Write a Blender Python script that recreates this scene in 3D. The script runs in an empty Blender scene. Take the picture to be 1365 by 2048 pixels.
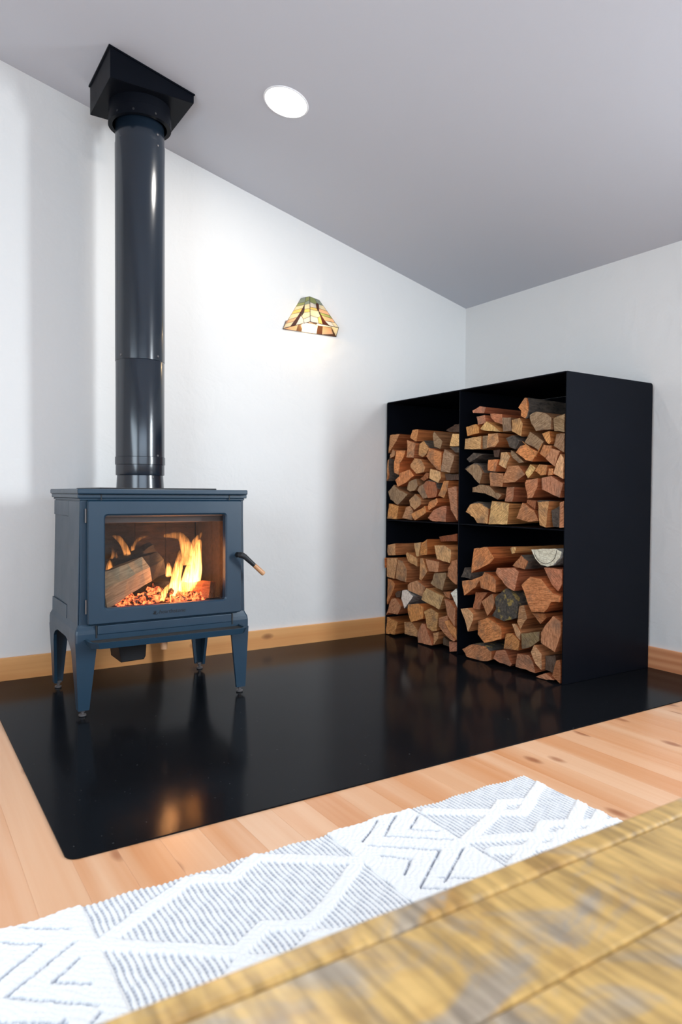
import bpy, bmesh, math, random
import numpy as np
from mathutils import Vector, Matrix

random.seed(7)
RS = np.random.RandomState(11)
SC = bpy.context.scene
COL = SC.collection

# ------------------------------------------------------------------ camera
CAM_H = 0.90
YAW, PITCH, ROLL, FPX = 0.5674, -0.02563, 0.00643, 1411.13


def make_camera():
    f = Vector((math.sin(YAW), math.cos(YAW), 0))
    r = Vector((math.cos(YAW), -math.sin(YAW), 0))
    u = Vector((0, 0, 1))
    f2 = f * math.cos(PITCH) + u * math.sin(PITCH)
    u2 = u * math.cos(PITCH) - f * math.sin(PITCH)
    r3 = r * math.cos(ROLL) + u2 * math.sin(ROLL)
    u3 = u2 * math.cos(ROLL) - r * math.sin(ROLL)
    m = Matrix(((r3.x, u3.x, -f2.x, 0), (r3.y, u3.y, -f2.y, 0), (r3.z, u3.z, -f2.z, CAM_H), (0, 0, 0, 1)))
    cd = bpy.data.cameras.new('camera')
    cd.sensor_fit = 'VERTICAL'
    cd.sensor_height = 36.0
    cd.sensor_width = 24.0
    cd.lens = FPX / 2048.0 * 36.0
    cd.clip_start = 0.05
    cd.dof.use_dof = True
    cd.dof.focus_distance = 2.9
    cd.dof.aperture_fstop = 3.6
    c = bpy.data.objects.new('camera', cd)
    c.matrix_world = m
    COL.objects.link(c)
    SC.camera = c


make_camera()

# ------------------------------------------------------------------ world, exposure, daylight
w = bpy.data.worlds.new('world')
SC.world = w
w.use_nodes = True
w.node_tree.nodes['Background'].inputs[0].default_value = (0.75, 0.85, 1.0, 1)
w.node_tree.nodes['Background'].inputs[1].default_value = 0.4

SC.view_settings.view_transform = 'Standard'
SC.view_settings.look = 'None'
SC.view_settings.gamma = 1.0
SC.view_settings.use_curve_mapping = False
SC.view_settings.exposure = 0.46
SC.cycles.use_denoising = True
SC.cycles.max_bounces = 8
SC.cycles.diffuse_bounces = 5
SC.cycles.glossy_bounces = 4
SC.cycles.transparent_max_bounces = 12
SC.cycles.sample_clamp_indirect = 4.0
SC.cycles.caustics_reflective = False
SC.cycles.caustics_refractive = False


def area_light(name, loc, target, sx, sy, power, color, spread=180):
    d = bpy.data.lights.new(name, 'AREA')
    d.shape = 'RECTANGLE'
    d.size, d.size_y = sx, sy
    d.energy = power
    d.color = color
    d.spread = math.radians(spread)
    o = bpy.data.objects.new(name, d)
    o.location = loc
    o.rotation_euler = (Vector(target) - Vector(loc)).to_track_quat('-Z', 'Y').to_euler()
    COL.objects.link(o)
    return o


# daylight through the glazed openings of the walls beside and behind the camera
area_light('daylight_side_window', (3.31, 0.25, 1.50), (0.10, 3.40, 0.90), 0.40, 1.25, 44, (0.86, 0.94, 1.0), 120)
area_light('daylight_rear_window', (0.6, -1.45, 1.45), (0.6, 1.8, 0.7), 3.0, 1.4, 51, (0.64, 0.81, 1.0))
area_light('daylight_left_door', (-1.54, 0.7, 1.08), (1.0, 1.25, 0.5), 2.2, 1.9, 74, (0.72, 0.87, 1.0))

# ------------------------------------------------------------------ room constants
WY = 3.665      # back wall face
WX = 3.345      # right wall face
LX, RY = -1.6, -1.5
CZ, CS = 2.178, 0.25     # ceiling height at the right wall, slope


def ceil_z(x):
    return CZ + CS * (WX - x)


# ------------------------------------------------------------------ helpers
def mesh_obj(name, bm, mats, parent=None, smooth=False, loc=None, kind=None, label=None):
    """bm is in world coordinates; the object origin goes to loc (or the parent's origin)."""
    if isinstance(bm, bmesh.types.BMesh):
        me = bpy.data.meshes.new(name)
        bmesh.ops.recalc_face_normals(bm, faces=bm.faces[:])
        bm.to_mesh(me)
        bm.free()
    else:
        me = bm
    base = Vector((0, 0, 0))
    p = parent
    while p is not None:
        base += p.location
        p = p.parent
    org = Vector(loc) if loc is not None else base
    me.transform(Matrix.Translation(-org))
    for m in (mats if isinstance(mats, (list, tuple)) else [mats]):
        me.materials.append(m)
    if any(p.use_smooth for p in me.polygons):
        me.set_sharp_from_angle(angle=math.radians(38))
    if smooth:
        me.polygons.foreach_set('use_smooth', [True] * len(me.polygons))
    o = bpy.data.objects.new(name, me)
    COL.objects.link(o)
    o.parent = parent
    o.location = org - base
    if kind:
        o['kind'] = kind
    if label:
        o['label'] = label
    return o


def thing(name, label, cat, loc=(0, 0, 0), group=None):
    o = bpy.data.objects.new(name, None)
    o.empty_display_size = 0.1
    o.location = loc
    COL.objects.link(o)
    tag(o, label, cat, group)
    return o


def tag(o, label, cat, group=None):
    o['label'] = label
    o['category'] = cat
    if group:
        o['group'] = group
    return o


def new():
    return bmesh.new()


def box(bm, x0, x1, y0, y1, z0, z1, bev=0.0, seg=2, mi=0):
    vs = [bm.verts.new(p) for p in ((x0, y0, z0), (x1, y0, z0), (x1, y1, z0), (x0, y1, z0), (x0, y0, z1), (x1, y0, z1), (x1, y1, z1), (x0, y1, z1))]
    fs = [bm.faces.new([vs[i] for i in f]) for f in ((0, 3, 2, 1), (4, 5, 6, 7), (0, 1, 5, 4), (1, 2, 6, 5), (2, 3, 7, 6), (3, 0, 4, 7))]
    for f in fs:
        f.material_index = mi
    if bev:
        es = list({e for f in fs for e in f.edges})
        bmesh.ops.bevel(bm, geom=es, offset=bev, segments=seg, profile=0.5, affect='EDGES')
    return bm


def prism(bm, poly, axis, a0, a1, bev=0.0, seg=2, mi=0):
    """poly: 2-D outline; axis 'x' -> (y,z), 'y' -> (x,z), 'z' -> (x,y)."""
    def pt(p, a):
        return {'x': (a, p[0], p[1]), 'y': (p[0], a, p[1]), 'z': (p[0], p[1], a)}[axis]
    A = [bm.verts.new(pt(p, a0)) for p in poly]
    B = [bm.verts.new(pt(p, a1)) for p in poly]
    n = len(poly)
    fs = [bm.faces.new(A[::-1]), bm.faces.new(B)]
    for i in range(n):
        fs.append(bm.faces.new((A[i], A[(i + 1) % n], B[(i + 1) % n], B[i])))
    for f in fs:
        f.material_index = mi
    if bev:
        es = list({e for f in fs[:2] for e in f.edges})
        bmesh.ops.bevel(bm, geom=es, offset=bev, segments=seg, profile=0.5, affect='EDGES')
    return bm


def lathe(bm, cx, cy, prof, n=48, mi=0, cap=True):
    """prof: list of (radius, z)."""
    rings = []
    for r, z in prof:
        rings.append([bm.verts.new((cx + r * math.cos(2 * math.pi * k / n), cy + r * math.sin(2 * math.pi * k / n), z)) for k in range(n)])
    for a, b in zip(rings, rings[1:]):
        for k in range(n):
            f = bm.faces.new((a[k], a[(k + 1) % n], b[(k + 1) % n], b[k]))
            f.smooth = True
            f.material_index = mi
    if cap:
        bm.faces.new(rings[0][::-1]).material_index = mi
        bm.faces.new(rings[-1]).material_index = mi
    return bm


def tube(bm, pts, rad, n=12, mi=0, cap=True):
    """swept tube along pts; rad a number, list of numbers or list of (ra, rb)."""
    pts = [Vector(p) for p in pts]
    rings = []
    up = Vector((0, 1, 0))
    for i, p in enumerate(pts):
        t = (pts[min(i + 1, len(pts) - 1)] - pts[max(i - 1, 0)]).normalized()
        a = up.cross(t)
        if a.length < 1e-3:
            a = Vector((1, 0, 0)).cross(t)
        a.normalize()
        b = t.cross(a).normalized()
        r = rad[i] if isinstance(rad, (list, tuple)) else rad
        ra, rb = r if isinstance(r, (list, tuple)) else (r, r)
        rings.append([bm.verts.new(p + a * ra * math.cos(2 * math.pi * k / n) + b * rb * math.sin(2 * math.pi * k / n)) for k in range(n)])
    for A, B in zip(rings, rings[1:]):
        for k in range(n):
            f = bm.faces.new((A[k], A[(k + 1) % n], B[(k + 1) % n], B[k]))
            f.smooth = True
            f.material_index = mi
    if cap:
        bm.faces.new(rings[0][::-1]).material_index = mi
        bm.faces.new(rings[-1]).material_index = mi
    return bm


def round_rect(x0, x1, z0, z1, r, n=6):
    out = []
    for cx, cz, a0 in ((x1 - r, z0 + r, -90), (x1 - r, z1 - r, 0), (x0 + r, z1 - r, 90), (x0 + r, z0 + r, 180)):
        for k in range(n + 1):
            a = math.radians(a0 + 90 * k / n)
            out.append((cx + r * math.cos(a), cz + r * math.sin(a)))
    return out


# ------------------------------------------------------------------ materials
def mat(name):
    m = bpy.data.materials.new(name)
    m.use_nodes = True
    nt = m.node_tree
    return m, nt, nt.nodes['Principled BSDF']


def node(nt, typ, **kw):
    n = nt.nodes.new(typ)
    for k, v in kw.items():
        if k.startswith('i_'):
            n.inputs[k[2:].replace('_', ' ')].default_value = v
        else:
            setattr(n, k, v)
    return n


def L(nt, a, b):
    nt.links.new(a, b)


def ramp(nt, fac, stops):
    r = node(nt, 'ShaderNodeValToRGB')
    cr = r.color_ramp
    while len(cr.elements) < len(stops):
        cr.elements.new(0.5)
    for e, (p, c) in zip(cr.elements, stops):
        e.position = p
        e.color = (*c, 1) if len(c) == 3 else c
    L(nt, fac, r.inputs[0])
    return r.outputs[0]


def mix(nt, fac, a, b, mode='MIX'):
    m = node(nt, 'ShaderNodeMix', data_type='RGBA', blend_type=mode)
    for s, v in ((m.inputs[0], fac), (m.inputs[6], a), (m.inputs[7], b)):
        if hasattr(v, 'is_linked'):
            L(nt, v, s)
        elif isinstance(v, (tuple, list)):
            s.default_value = (*v, 1) if len(v) == 3 else v
        else:
            s.default_value = v
    return m.outputs[2]


def math_n(nt, op, a, b=None):
    m = node(nt, 'ShaderNodeMath', operation=op)
    for s, v in zip(m.inputs, (a, b)):
        if v is None:
            continue
        if hasattr(v, 'is_linked'):
            L(nt, v, s)
        else:
            s.default_value = v
    return m.outputs[0]


def coords(nt, scale=(1, 1, 1), rot=(0, 0, 0), rand=True):
    tc = node(nt, 'ShaderNodeTexCoord')
    v = tc.outputs['Object']
    if rand:
        oi = node(nt, 'ShaderNodeObjectInfo')
        mu = node(nt, 'ShaderNodeVectorMath', operation='SCALE')
        mu.inputs[0].default_value = (37.0, 53.0, 71.0)
        L(nt, oi.outputs['Random'], mu.inputs['Scale'])
        ad = node(nt, 'ShaderNodeVectorMath', operation='ADD')
        L(nt, v, ad.inputs[0])
        L(nt, mu.outputs[0], ad.inputs[1])
        v = ad.outputs[0]
    mp = node(nt, 'ShaderNodeMapping')
    mp.inputs['Scale'].default_value = scale
    mp.inputs['Rotation'].default_value = rot
    L(nt, v, mp.inputs['Vector'])
    return mp.outputs[0]


def noise(nt, vec, scale, detail=4, rough=0.55, dist=0.0):
    n = node(nt, 'ShaderNodeTexNoise')
    n.inputs['Scale'].default_value = scale
    n.inputs['Detail'].default_value = detail
    n.inputs['Roughness'].default_value = rough
    n.inputs['Distortion'].default_value = dist
    L(nt, vec, n.inputs['Vector'])
    return n.outputs['Fac']


def bump(nt, bsdf, h, strength, dist):
    b = node(nt, 'ShaderNodeBump')
    b.inputs['Strength'].default_value = strength
    b.inputs['Distance'].default_value = dist
    L(nt, h, b.inputs['Height'])
    L(nt, b.outputs[0], bsdf.inputs['Normal'])
    return b


def plaster(name, col, trowel=True):
    m, nt, p = mat(name)
    p.inputs['Base Color'].default_value = (*col, 1)
    p.inputs['Roughness'].default_value = 0.75
    p.inputs['Specular IOR Level'].default_value = 0.25
    v = coords(nt, rand=False)
    a = noise(nt, v, 7, 3, 0.5, 0.6)
    b = noise(nt, v, 60, 3, 0.5)
    h = math_n(nt, 'ADD', math_n(nt, 'MULTIPLY', a, 1.0 if trowel else 0.3), math_n(nt, 'MULTIPLY', b, 0.12))
    bump(nt, p, h, 0.25 if trowel else 0.12, 0.02)
    return m


def metal(name, col, rough, spec=0.5, bumpy=0.0, dust=0.0, ior=1.5):
    m, nt, p = mat(name)
    p.inputs['IOR'].default_value = ior
    v = coords(nt, rand=False)
    n1 = noise(nt, v, 3.5, 4, 0.6)
    L(nt, mix(nt, n1, tuple(c * 0.85 for c in col), tuple(c * 1.15 for c in col)), p.inputs['Base Color'])
    r = node(nt, 'ShaderNodeMapRange')
    r.inputs['To Min'].default_value = rough * 0.85
    r.inputs['To Max'].default_value = rough * 1.15
    L(nt, noise(nt, v, 9, 3, 0.6), r.inputs['Value'])
    L(nt, r.outputs[0], p.inputs['Roughness'])
    p.inputs['Specular IOR Level'].default_value = spec
    if bumpy:
        bump(nt, p, noise(nt, v, 260, 3, 0.6), bumpy, 0.001)
    if dust:
        sp = ramp(nt, noise(nt, v, 130, 0, 0.5), [(0.86, (0, 0, 0)), (0.90, (dust, dust, dust))])
        base = p.inputs['Base Color'].links[0].from_socket
        L(nt, mix(nt, sp, base, (0.5, 0.5, 0.48)), p.inputs['Base Color'])
    return m


def fir(name, c_light, c_dark, c_knot, axis, rough=0.4, knots=True, ring=1.0, sat_rand=0.5):
    """straight grained softwood; axis = grain direction 0/1/2."""
    m, nt, p = mat(name)
    sc = [14.0, 14.0, 14.0]
    sc[axis] = 0.55
    v = coords(nt, tuple(sc))
    g = noise(nt, v, 1.0, 3, 0.5, 0.8)
    w_ = node(nt, 'ShaderNodeTexWave', wave_type='BANDS', bands_direction='XYZ'[(axis + 1) % 3] if axis != 2 else 'X')
    w_.inputs['Scale'].default_value = 0.8 * ring
    w_.inputs['Distortion'].default_value = 5.0
    w_.inputs['Detail'].default_value = 3
    w_.inputs['Detail Scale'].default_value = 0.8
    L(nt, v, w_.inputs['Vector'])
    fine_sc = [90.0, 90.0, 90.0]
    fine_sc[axis] = 2.0
    fine = noise(nt, coords(nt, tuple(fine_sc)), 1.0, 2, 0.6)
    f = math_n(nt, 'ADD', math_n(nt, 'MULTIPLY', g, 0.45), math_n(nt, 'ADD', math_n(nt, 'MULTIPLY', w_.outputs['Fac'], 0.35), math_n(nt, 'MULTIPLY', fine, 0.2)))
    c = ramp(nt, f, [(0.28, c_light), (0.75, c_dark)])
    oi = node(nt, 'ShaderNodeObjectInfo')
    tint = ramp(nt, oi.outputs['Random'], [(0.0, (1.0, 1.0, 1.0)), (0.5, (1.0, 1 - 0.09 * sat_rand, 1 - 0.18 * sat_rand)), (1.0, (1.0 - 0.1 * sat_rand, 1 - 0.25 * sat_rand, 1 - 0.4 * sat_rand))])
    c = mix(nt, 1.0, c, tint, 'MULTIPLY')
    if knots:
        ks = [7.0, 7.0, 7.0]
        ks[axis] = 3.2
        vo = node(nt, 'ShaderNodeTexVoronoi', feature='F1')
        vo.inputs['Scale'].default_value = 1.0
        vo.inputs['Randomness'].default_value = 1.0
        L(nt, coords(nt, tuple(ks)), vo.inputs['Vector'])
        kf = ramp(nt, vo.outputs['Distance'], [(0.05, (1, 1, 1)), (0.09, (0.75, 0.75, 0.75)), (0.16, (0, 0, 0))])
        c = mix(nt, math_n(nt, 'MULTIPLY', kf, 0.8), c, c_knot)
    L(nt, c, p.inputs['Base Color'])
    p.inputs['Roughness'].default_value = rough
    bump(nt, p, f, 0.08, 0.002)
    return m


M = {}
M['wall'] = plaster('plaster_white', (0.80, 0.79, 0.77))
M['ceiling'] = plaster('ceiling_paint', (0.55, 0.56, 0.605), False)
M['pad'] = metal('hearth_steel', (0.0065, 0.007, 0.0085), 0.145, 0.5, 0.0, 0.10, 1.12)
M['rack'] = metal('rack_steel', (0.005, 0.006, 0.009), 0.36, 0.5, 0.03, 0.0, 1.12)
M['stove'] = metal('stove_enamel', (0.013, 0.038, 0.066), 0.38, 0.5, 0.12)
M['pipe'] = metal('pipe_paint', (0.007, 0.013, 0.022), 0.20, 0.7, 0.0)
M['black_iron'] = metal('black_iron', (0.012, 0.013, 0.015), 0.5, 0.4, 0.1)
M['bolt'] = metal('bolt_steel', (0.10, 0.09, 0.09), 0.35, 0.8)
M['floor'] = fir('fir_floor', (0.79, 0.485, 0.30), (0.68, 0.32, 0.15), (0.30, 0.09, 0.035), 1, 0.30)
M['base_x'] = fir('fir_baseboard_back', (0.94, 0.52, 0.215), (0.74, 0.33, 0.115), (0.20, 0.06, 0.022), 0, 0.35, True, 0.7)
M['base_y'] = fir('fir_baseboard_right', (0.86, 0.42, 0.22), (0.66, 0.25, 0.11), (0.20, 0.06, 0.022), 1, 0.35, True, 0.7)
M['handle_wood'] = fir('handle_maple', (0.62, 0.36, 0.20), (0.48, 0.25, 0.12), (0.3, 0.1, 0.05), 0, 0.4, False)


def cut_wood(name, lo=(0.58, 0.50, 0.45), dirty=0.7):
    """sawn or split end grain tinted by the log's own colour."""
    m, nt, p = mat(name)
    oi = node(nt, 'ShaderNodeObjectInfo')
    v = coords(nt, (60, 60, 60))
    vr = node(nt, 'ShaderNodeVectorRotate', rotation_type='X_AXIS')
    L(nt, node(nt, 'ShaderNodeTexCoord').outputs['Object'], vr.inputs['Vector'])
    L(nt, math_n(nt, 'MULTIPLY', oi.outputs['Random'], 6.28), vr.inputs['Angle'])
    lines_v = vr.outputs[0]
    mp = node(nt, 'ShaderNodeMapping')
    mp.inputs['Scale'].default_value = (20, 25, 200)
    L(nt, lines_v, mp.inputs['Vector'])
    ln = noise(nt, mp.outputs[0], 1.0, 3, 0.6, 0.4)
    sp = noise(nt, coords(nt, (1, 1, 1)), 70, 4, 0.7)
    dirt = noise(nt, coords(nt, (1, 1, 1)), 13, 4, 0.6)
    c = mix(nt, 1.0, oi.outputs['Color'], ramp(nt, ln, [(0.32, lo), (0.60, (1.10, 1.10, 1.10))]), 'MULTIPLY')
    c = mix(nt, 1.0, c, ramp(nt, sp, [(0.32, (0.70, 0.66, 0.62)), (0.6, (1.06, 1.06, 1.06))]), 'MULTIPLY')
    c = mix(nt, ramp(nt, dirt, [(0.50, (0, 0, 0)), (0.70, (dirty, dirty, dirty))]), c, (0.15, 0.10, 0.07))
    L(nt, c, p.inputs['Base Color'])
    p.inputs['Roughness'].default_value = 0.8
    p.inputs['Specular IOR Level'].default_value = 0.2
    h = math_n(nt, 'ADD', ln, sp)
    bump(nt, p, h, 0.55, 0.006)
    return m


def side_wood(name, dark=(0.34, 0.19, 0.13), light=(0.90, 0.64, 0.48)):
    """the split flanks: streaks along the log, redder than the ends."""
    m, nt, p = mat(name)
    oi = node(nt, 'ShaderNodeObjectInfo')
    st = noise(nt, coords(nt, (5, 110, 110)), 1.0, 4, 0.65, 0.3)
    c = mix(nt, 1.0, oi.outputs['Color'], ramp(nt, st, [(0.3, dark), (0.65, light)]), 'MULTIPLY')
    L(nt, c, p.inputs['Base Color'])
    p.inputs['Roughness'].default_value = 0.75
    p.inputs['Specular IOR Level'].default_value = 0.25
    bump(nt, p, st, 0.6, 0.006)
    return m


def bark_mat(name, a, b, lichen=None):
    m, nt, p = mat(name)
    n = noise(nt, coords(nt, (18, 60, 60)), 1.0, 6, 0.7, 0.5)
    c = ramp(nt, n, [(0.35, a), (0.68, b)])
    if lichen:
        l_ = ramp(nt, noise(nt, coords(nt, (1, 1, 1)), 28, 3, 0.6), [(0.56, (0, 0, 0)), (0.64, (1, 1, 1))])
        c = mix(nt, l_, c, lichen)
    L(nt, c, p.inputs['Base Color'])
    p.inputs['Roughness'].default_value = 0.9
    bump(nt, p, n, 0.9, 0.012)
    return m


M['cut'] = cut_wood('log_end_grain')
M['cut_birch'] = cut_wood('birch_end_grain', (0.86, 0.83, 0.78), 0.15)
M['side'] = side_wood('log_split_side')
M['bark'] = bark_mat('log_bark', (0.035, 0.028, 0.024), (0.17, 0.125, 0.09))
M['bark_lichen'] = bark_mat('log_bark_lichen', (0.035, 0.03, 0.026), (0.15, 0.12, 0.09), (0.36, 0.25, 0.07))
M['bark_birch'] = bark_mat('birch_bark', (0.10, 0.09, 0.085), (0.50, 0.47, 0.43))

# ------------------------------------------------------------------ the room
def slab_prism(name, poly, axis, a0, a1, m, **kw):
    o = mesh_obj(name, prism(new(), poly, axis, a0, a1), m, **kw)
    o['kind'] = 'structure'
    return o


T = 0.12
slab_prism('wall_back', [(LX - T, -0.05), (WX + T, -0.05), (WX + T, ceil_z(WX + T) + 0.05), (LX - T, ceil_z(LX - T) + 0.05)], 'y', WY, WY + T, M['wall'])
slab_prism('wall_right', [(RY - T, -0.05), (WY, -0.05), (WY, ceil_z(WX) + 0.03), (RY - T, ceil_z(WX) + 0.03)], 'x', WX, WX + T, M['wall'])
slab_prism('wall_left', [(RY, -0.05), (WY, -0.05), (WY, ceil_z(LX)), (RY, ceil_z(LX))], 'x', LX - T, LX, M['wall'])
slab_prism('wall_rear', [(LX - T, -0.05), (WX, -0.05), (WX, ceil_z(WX)), (LX - T, ceil_z(LX - T))], 'y', RY - T, RY, M['wall'])
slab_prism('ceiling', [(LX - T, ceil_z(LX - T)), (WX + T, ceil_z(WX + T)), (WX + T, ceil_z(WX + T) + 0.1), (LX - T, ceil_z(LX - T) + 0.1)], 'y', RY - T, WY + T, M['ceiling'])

floor = mesh_obj('floor', box(new(), LX, WX, RY, WY, -0.06, -0.012), M['floor'])
floor['kind'] = 'structure'
PW = 0.108
x = LX + 0.02
while x < WX - 0.01:
    x1 = min(x + PW, WX)
    # long planks; butt joints lie outside the stretch in front of the hearth
    cut = random.choice([None, random.uniform(-1.2, 0.6)])
    spans = [(RY, WY)] if cut is None else [(RY, cut), (cut, WY)]
    for (ya, yb) in spans:
        bm = box(new(), x + 0.0001, x1 - 0.0001, ya + 0.0002, yb - 0.0002, -0.012, 0.0, 0.0005, 1)
        mesh_obj('floor_plank', bm, M['floor'], floor, loc=((x + x1) / 2, (ya + yb) / 2, 0))
    x += PW

bb = mesh_obj('baseboard_back', box(new(), LX, WX - 0.014, WY - 0.016, WY, 0.003, 0.113, 0.002, 1), M['base_x'])
bb['kind'] = 'structure'
bb = mesh_obj('baseboard_right', box(new(), WX - 0.014, WX, RY, WY - 0.016, 0.003, 0.115, 0.002, 1), M['base_y'])
bb['kind'] = 'structure'

# ------------------------------------------------------------------ hearth pad
PADX0, PADY0 = 0.352, 1.784
poly = []
r = 0.03
for k in range(7):
    a = math.radians(180 + 90 * k / 6)
    poly.append((PADX0 + r + r * math.cos(a), PADY0 + r + r * math.sin(a)))
poly += [(WX - 0.002, PADY0), (WX - 0.002, WY - 0.002), (PADX0, WY - 0.002)]
pad = mesh_obj('hearth_pad', prism(new(), poly, 'z', 0.0002, 0.0045, 0.001, 1), M['pad'], loc=(1.8, 2.7, 0))
tag(pad, 'black satin steel hearth pad lying on the fir floor under stove and rack', 'hearth pad')

# ------------------------------------------------------------------ firewood rack
RX0, RX1, RYA, RYB, RZ = 2.663, 3.326, 2.224, 3.644, 1.482
TH = 0.006
rack = thing('firewood_rack', 'tall black steel four-cell rack full of split firewood in the corner', 'rack', (3.0, 2.93, 0.0045))


def rack_side(y0, y1):
    # notch at the back foot for the baseboard; rounded top back corner
    p = [(RX0, 0.005), (RX1, 0.005), (RX1, RZ - 0.015)]
    for k in range(5):
        a = math.radians(90 * k / 4)
        p.append((RX1 - 0.015 + 0.015 * math.cos(a), RZ - 0.015 + 0.015 * math.sin(a)))
    p += [(RX0 + 0.006, RZ), (RX0, RZ - 0.006)]
    q = [p[0]]
    for a in p[1:]:
        if (a[0] - q[-1][0]) ** 2 + (a[1] - q[-1][1]) ** 2 > 1e-8:
            q.append(a)
    return prism(new(), q, 'y', y0, y1, 0.0015, 1)


mesh_obj('side_panel', rack_side(RYA, RYA + TH), M['rack'], rack)
mesh_obj('side_panel', rack_side(RYB - TH, RYB), M['rack'], rack)
mesh_obj('top_panel', box(new(), RX0, RX1 - 0.012, RYA + TH, RYB - TH, RZ - TH, RZ, 0.001, 1), M['rack'], rack)
mesh_obj('divider', box(new(), RX0, RX1 - 0.012, 2.957, 2.963, 0.006, RZ - TH, 0.001, 1), M['rack'], rack)
mesh_obj('shelf', box(new(), RX0 + 0.001, RX1 - 0.012, RYA + TH, 2.957, 0.733, 0.739, 0.001, 1), M['rack'], rack)
mesh_obj('shelf', box(new(), RX0 + 0.001, RX1 - 0.012, 2.963, RYB - TH, 0.733, 0.739, 0.001, 1), M['rack'], rack)
mesh_obj('back_panel', box(new(), RX1 - 0.012, RX1 - 0.009, RYA + TH, RYB - TH, 0.006, RZ - TH), M['rack'], rack)

# ------------------------------------------------------------------ stove
CX = 0.972
stove = thing('wood_stove', 'charcoal blue cast iron wood stove burning on the hearth pad', 'stove', (CX, 3.16, 0.0045))
ST = M['stove']
FY = 2.905     # front face of the body
BY = 3.42      # back face
BL0, BR0 = 0.627, 1.330
TZ = 0.893     # underside of the top slab
BZ = 0.365     # bottom of the body, top of the base


def body_side(s):
    bm = new()
    xt = (BL0 if s < 0 else BR0) - s * 0.005      # the field level; the relief stands proud of it
    xb = xt + s * 0.010
    t = 0.02 * (-s)
    v = [bm.verts.new(p) for (xx, z) in ((xb, BZ), (xt, TZ)) for y in (FY, BY) for p in ((xx, y, z), (xx + t, y, z))]
    for f in ((0, 2, 6, 4), (1, 5, 7, 3), (0, 4, 5, 1), (2, 3, 7, 6), (0, 1, 3, 2), (4, 6, 7, 5)):
        bm.faces.new([v[i] for i in f])
    return bm


for s_ in (-1, 1):
    mesh_obj('body_side', body_side(s_), ST, stove)
mesh_obj('back_panel', box(new(), BL0 + 0.03, BR0 - 0.03, BY - 0.03, BY, BZ, TZ), ST, stove)


def side_field(s):
    """the cast relief of the flank: a field set back behind a plain front band, with two upright steps."""
    xt = (BL0 if s < 0 else BR0) - s * 0.005
    bm = new()

    def fx(z):
        return xt + s * 0.010 * (TZ - z) / (TZ - BZ)

    def plate(ya, yb, za, zb, h):
        v = [bm.verts.new((fx(z) + s * k, y, z)) for z in (za, zb) for y in (ya, yb) for k in (0, h)]
        fs = [bm.faces.new([v[i] for i in f]) for f in ((0, 1, 3, 2), (4, 6, 7, 5), (0, 4, 5, 1), (2, 3, 7, 6), (1, 5, 7, 3), (0, 2, 6, 4))]
        bmesh.ops.recalc_face_normals(bm, faces=fs)
        bmesh.ops.bevel(bm, geom=list({e for f in fs for e in f.edges}), offset=0.0014, segments=2, profile=0.5, affect='EDGES')
    plate(FY + 0.004, FY + 0.205, BZ + 0.002, 0.864, 0.005)      # plain front band
    plate(FY + 0.206, BY - 0.002, 0.800, 0.864, 0.005)           # head rail
    plate(FY + 0.206, BY - 0.002, BZ + 0.002, 0.425, 0.007)      # foot rail
    plate(FY + 0.206, FY + 0.285, 0.426, 0.799, 0.0032)          # upright step
    plate(FY + 0.286, FY + 0.340, 0.426, 0.799, 0.0016)
    return bm


for s_ in (-1, 1):
    mesh_obj('side_relief', side_field(s_), ST, stove)

# front frame round the door opening
bm = new()
box(bm, BL0 + 0.0, 0.668, FY - 0.0015, FY + 0.02, BZ, TZ, 0.002, 1)
box(bm, 1.292, BR0, FY - 0.0015, FY + 0.02, BZ, TZ, 0.002, 1)
box(bm, 0.668, 1.292, FY, FY + 0.02, 0.845, TZ, 0.002, 1)
box(bm, 0.668, 1.292, FY, FY + 0.02, BZ, 0.405, 0.002, 1)
mesh_obj('front_frame', bm, ST, stove)

# cornice under the top: two stepped mouldings
bm = new()
for (o, z0, z1) in ((0.004, 0.868, 0.877), (0.012, 0.877, 0.8935)):
    box(bm, BL0 - o, BR0 + o - 0.002, FY - o - 0.006, BY, z0, z1, 0.003, 2)
mesh_obj('cornice', bm, ST, stove)
for xx in (0.705, 1.255):
    mesh_obj('cornice_joint', box(new(), xx - 0.002, xx + 0.002, FY - 0.0195, FY - 0.016, 0.862, 0.893), M['black_iron'], stove)
mesh_obj('top_slab', box(new(), 0.6095, 1.3335, 2.862, 3.425, 0.893, 0.914, 0.005, 3), ST, stove)
mesh_obj('cook_plate', box(new(), 0.72, 1.23, 2.97, 3.405, 0.914, 0.920, 0.002, 1), M['black_iron'], stove)

# flared base
def base_bm():
    bm = new()
    xs0, xs1 = BL0 - 0.010, BR0 + 0.010
    prof = [(0.0, 0.372), (0.004, 0.362), (0.010, 0.350), (0.012, 0.335), (0.012, 0.302)]
    loops = []
    for o, z in prof:
        x0, x1, y0, y1 = xs0 - o, xs1 + o, FY - o - 0.002, BY + o
        loops.append([bm.verts.new(p) for p in ((x0, y0, z), (x1, y0, z), (x1, y1, z), (x0, y1, z))])
    for A, B in zip(loops, loops[1:]):
        for k in range(4):
            bm.faces.new((A[k], A[(k + 1) % 4], B[(k + 1) % 4], B[k]))
    bm.faces.new(loops[0])
    bm.faces.new(loops[-1][::-1])
    es = [e for e in bm.edges if abs(e.verts[0].co.z - e.verts[1].co.z) > 1e-4]
    bmesh.ops.bevel(bm, geom=es, offset=0.008, segments=2, profile=0.5, affect='EDGES')
    return bm


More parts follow.
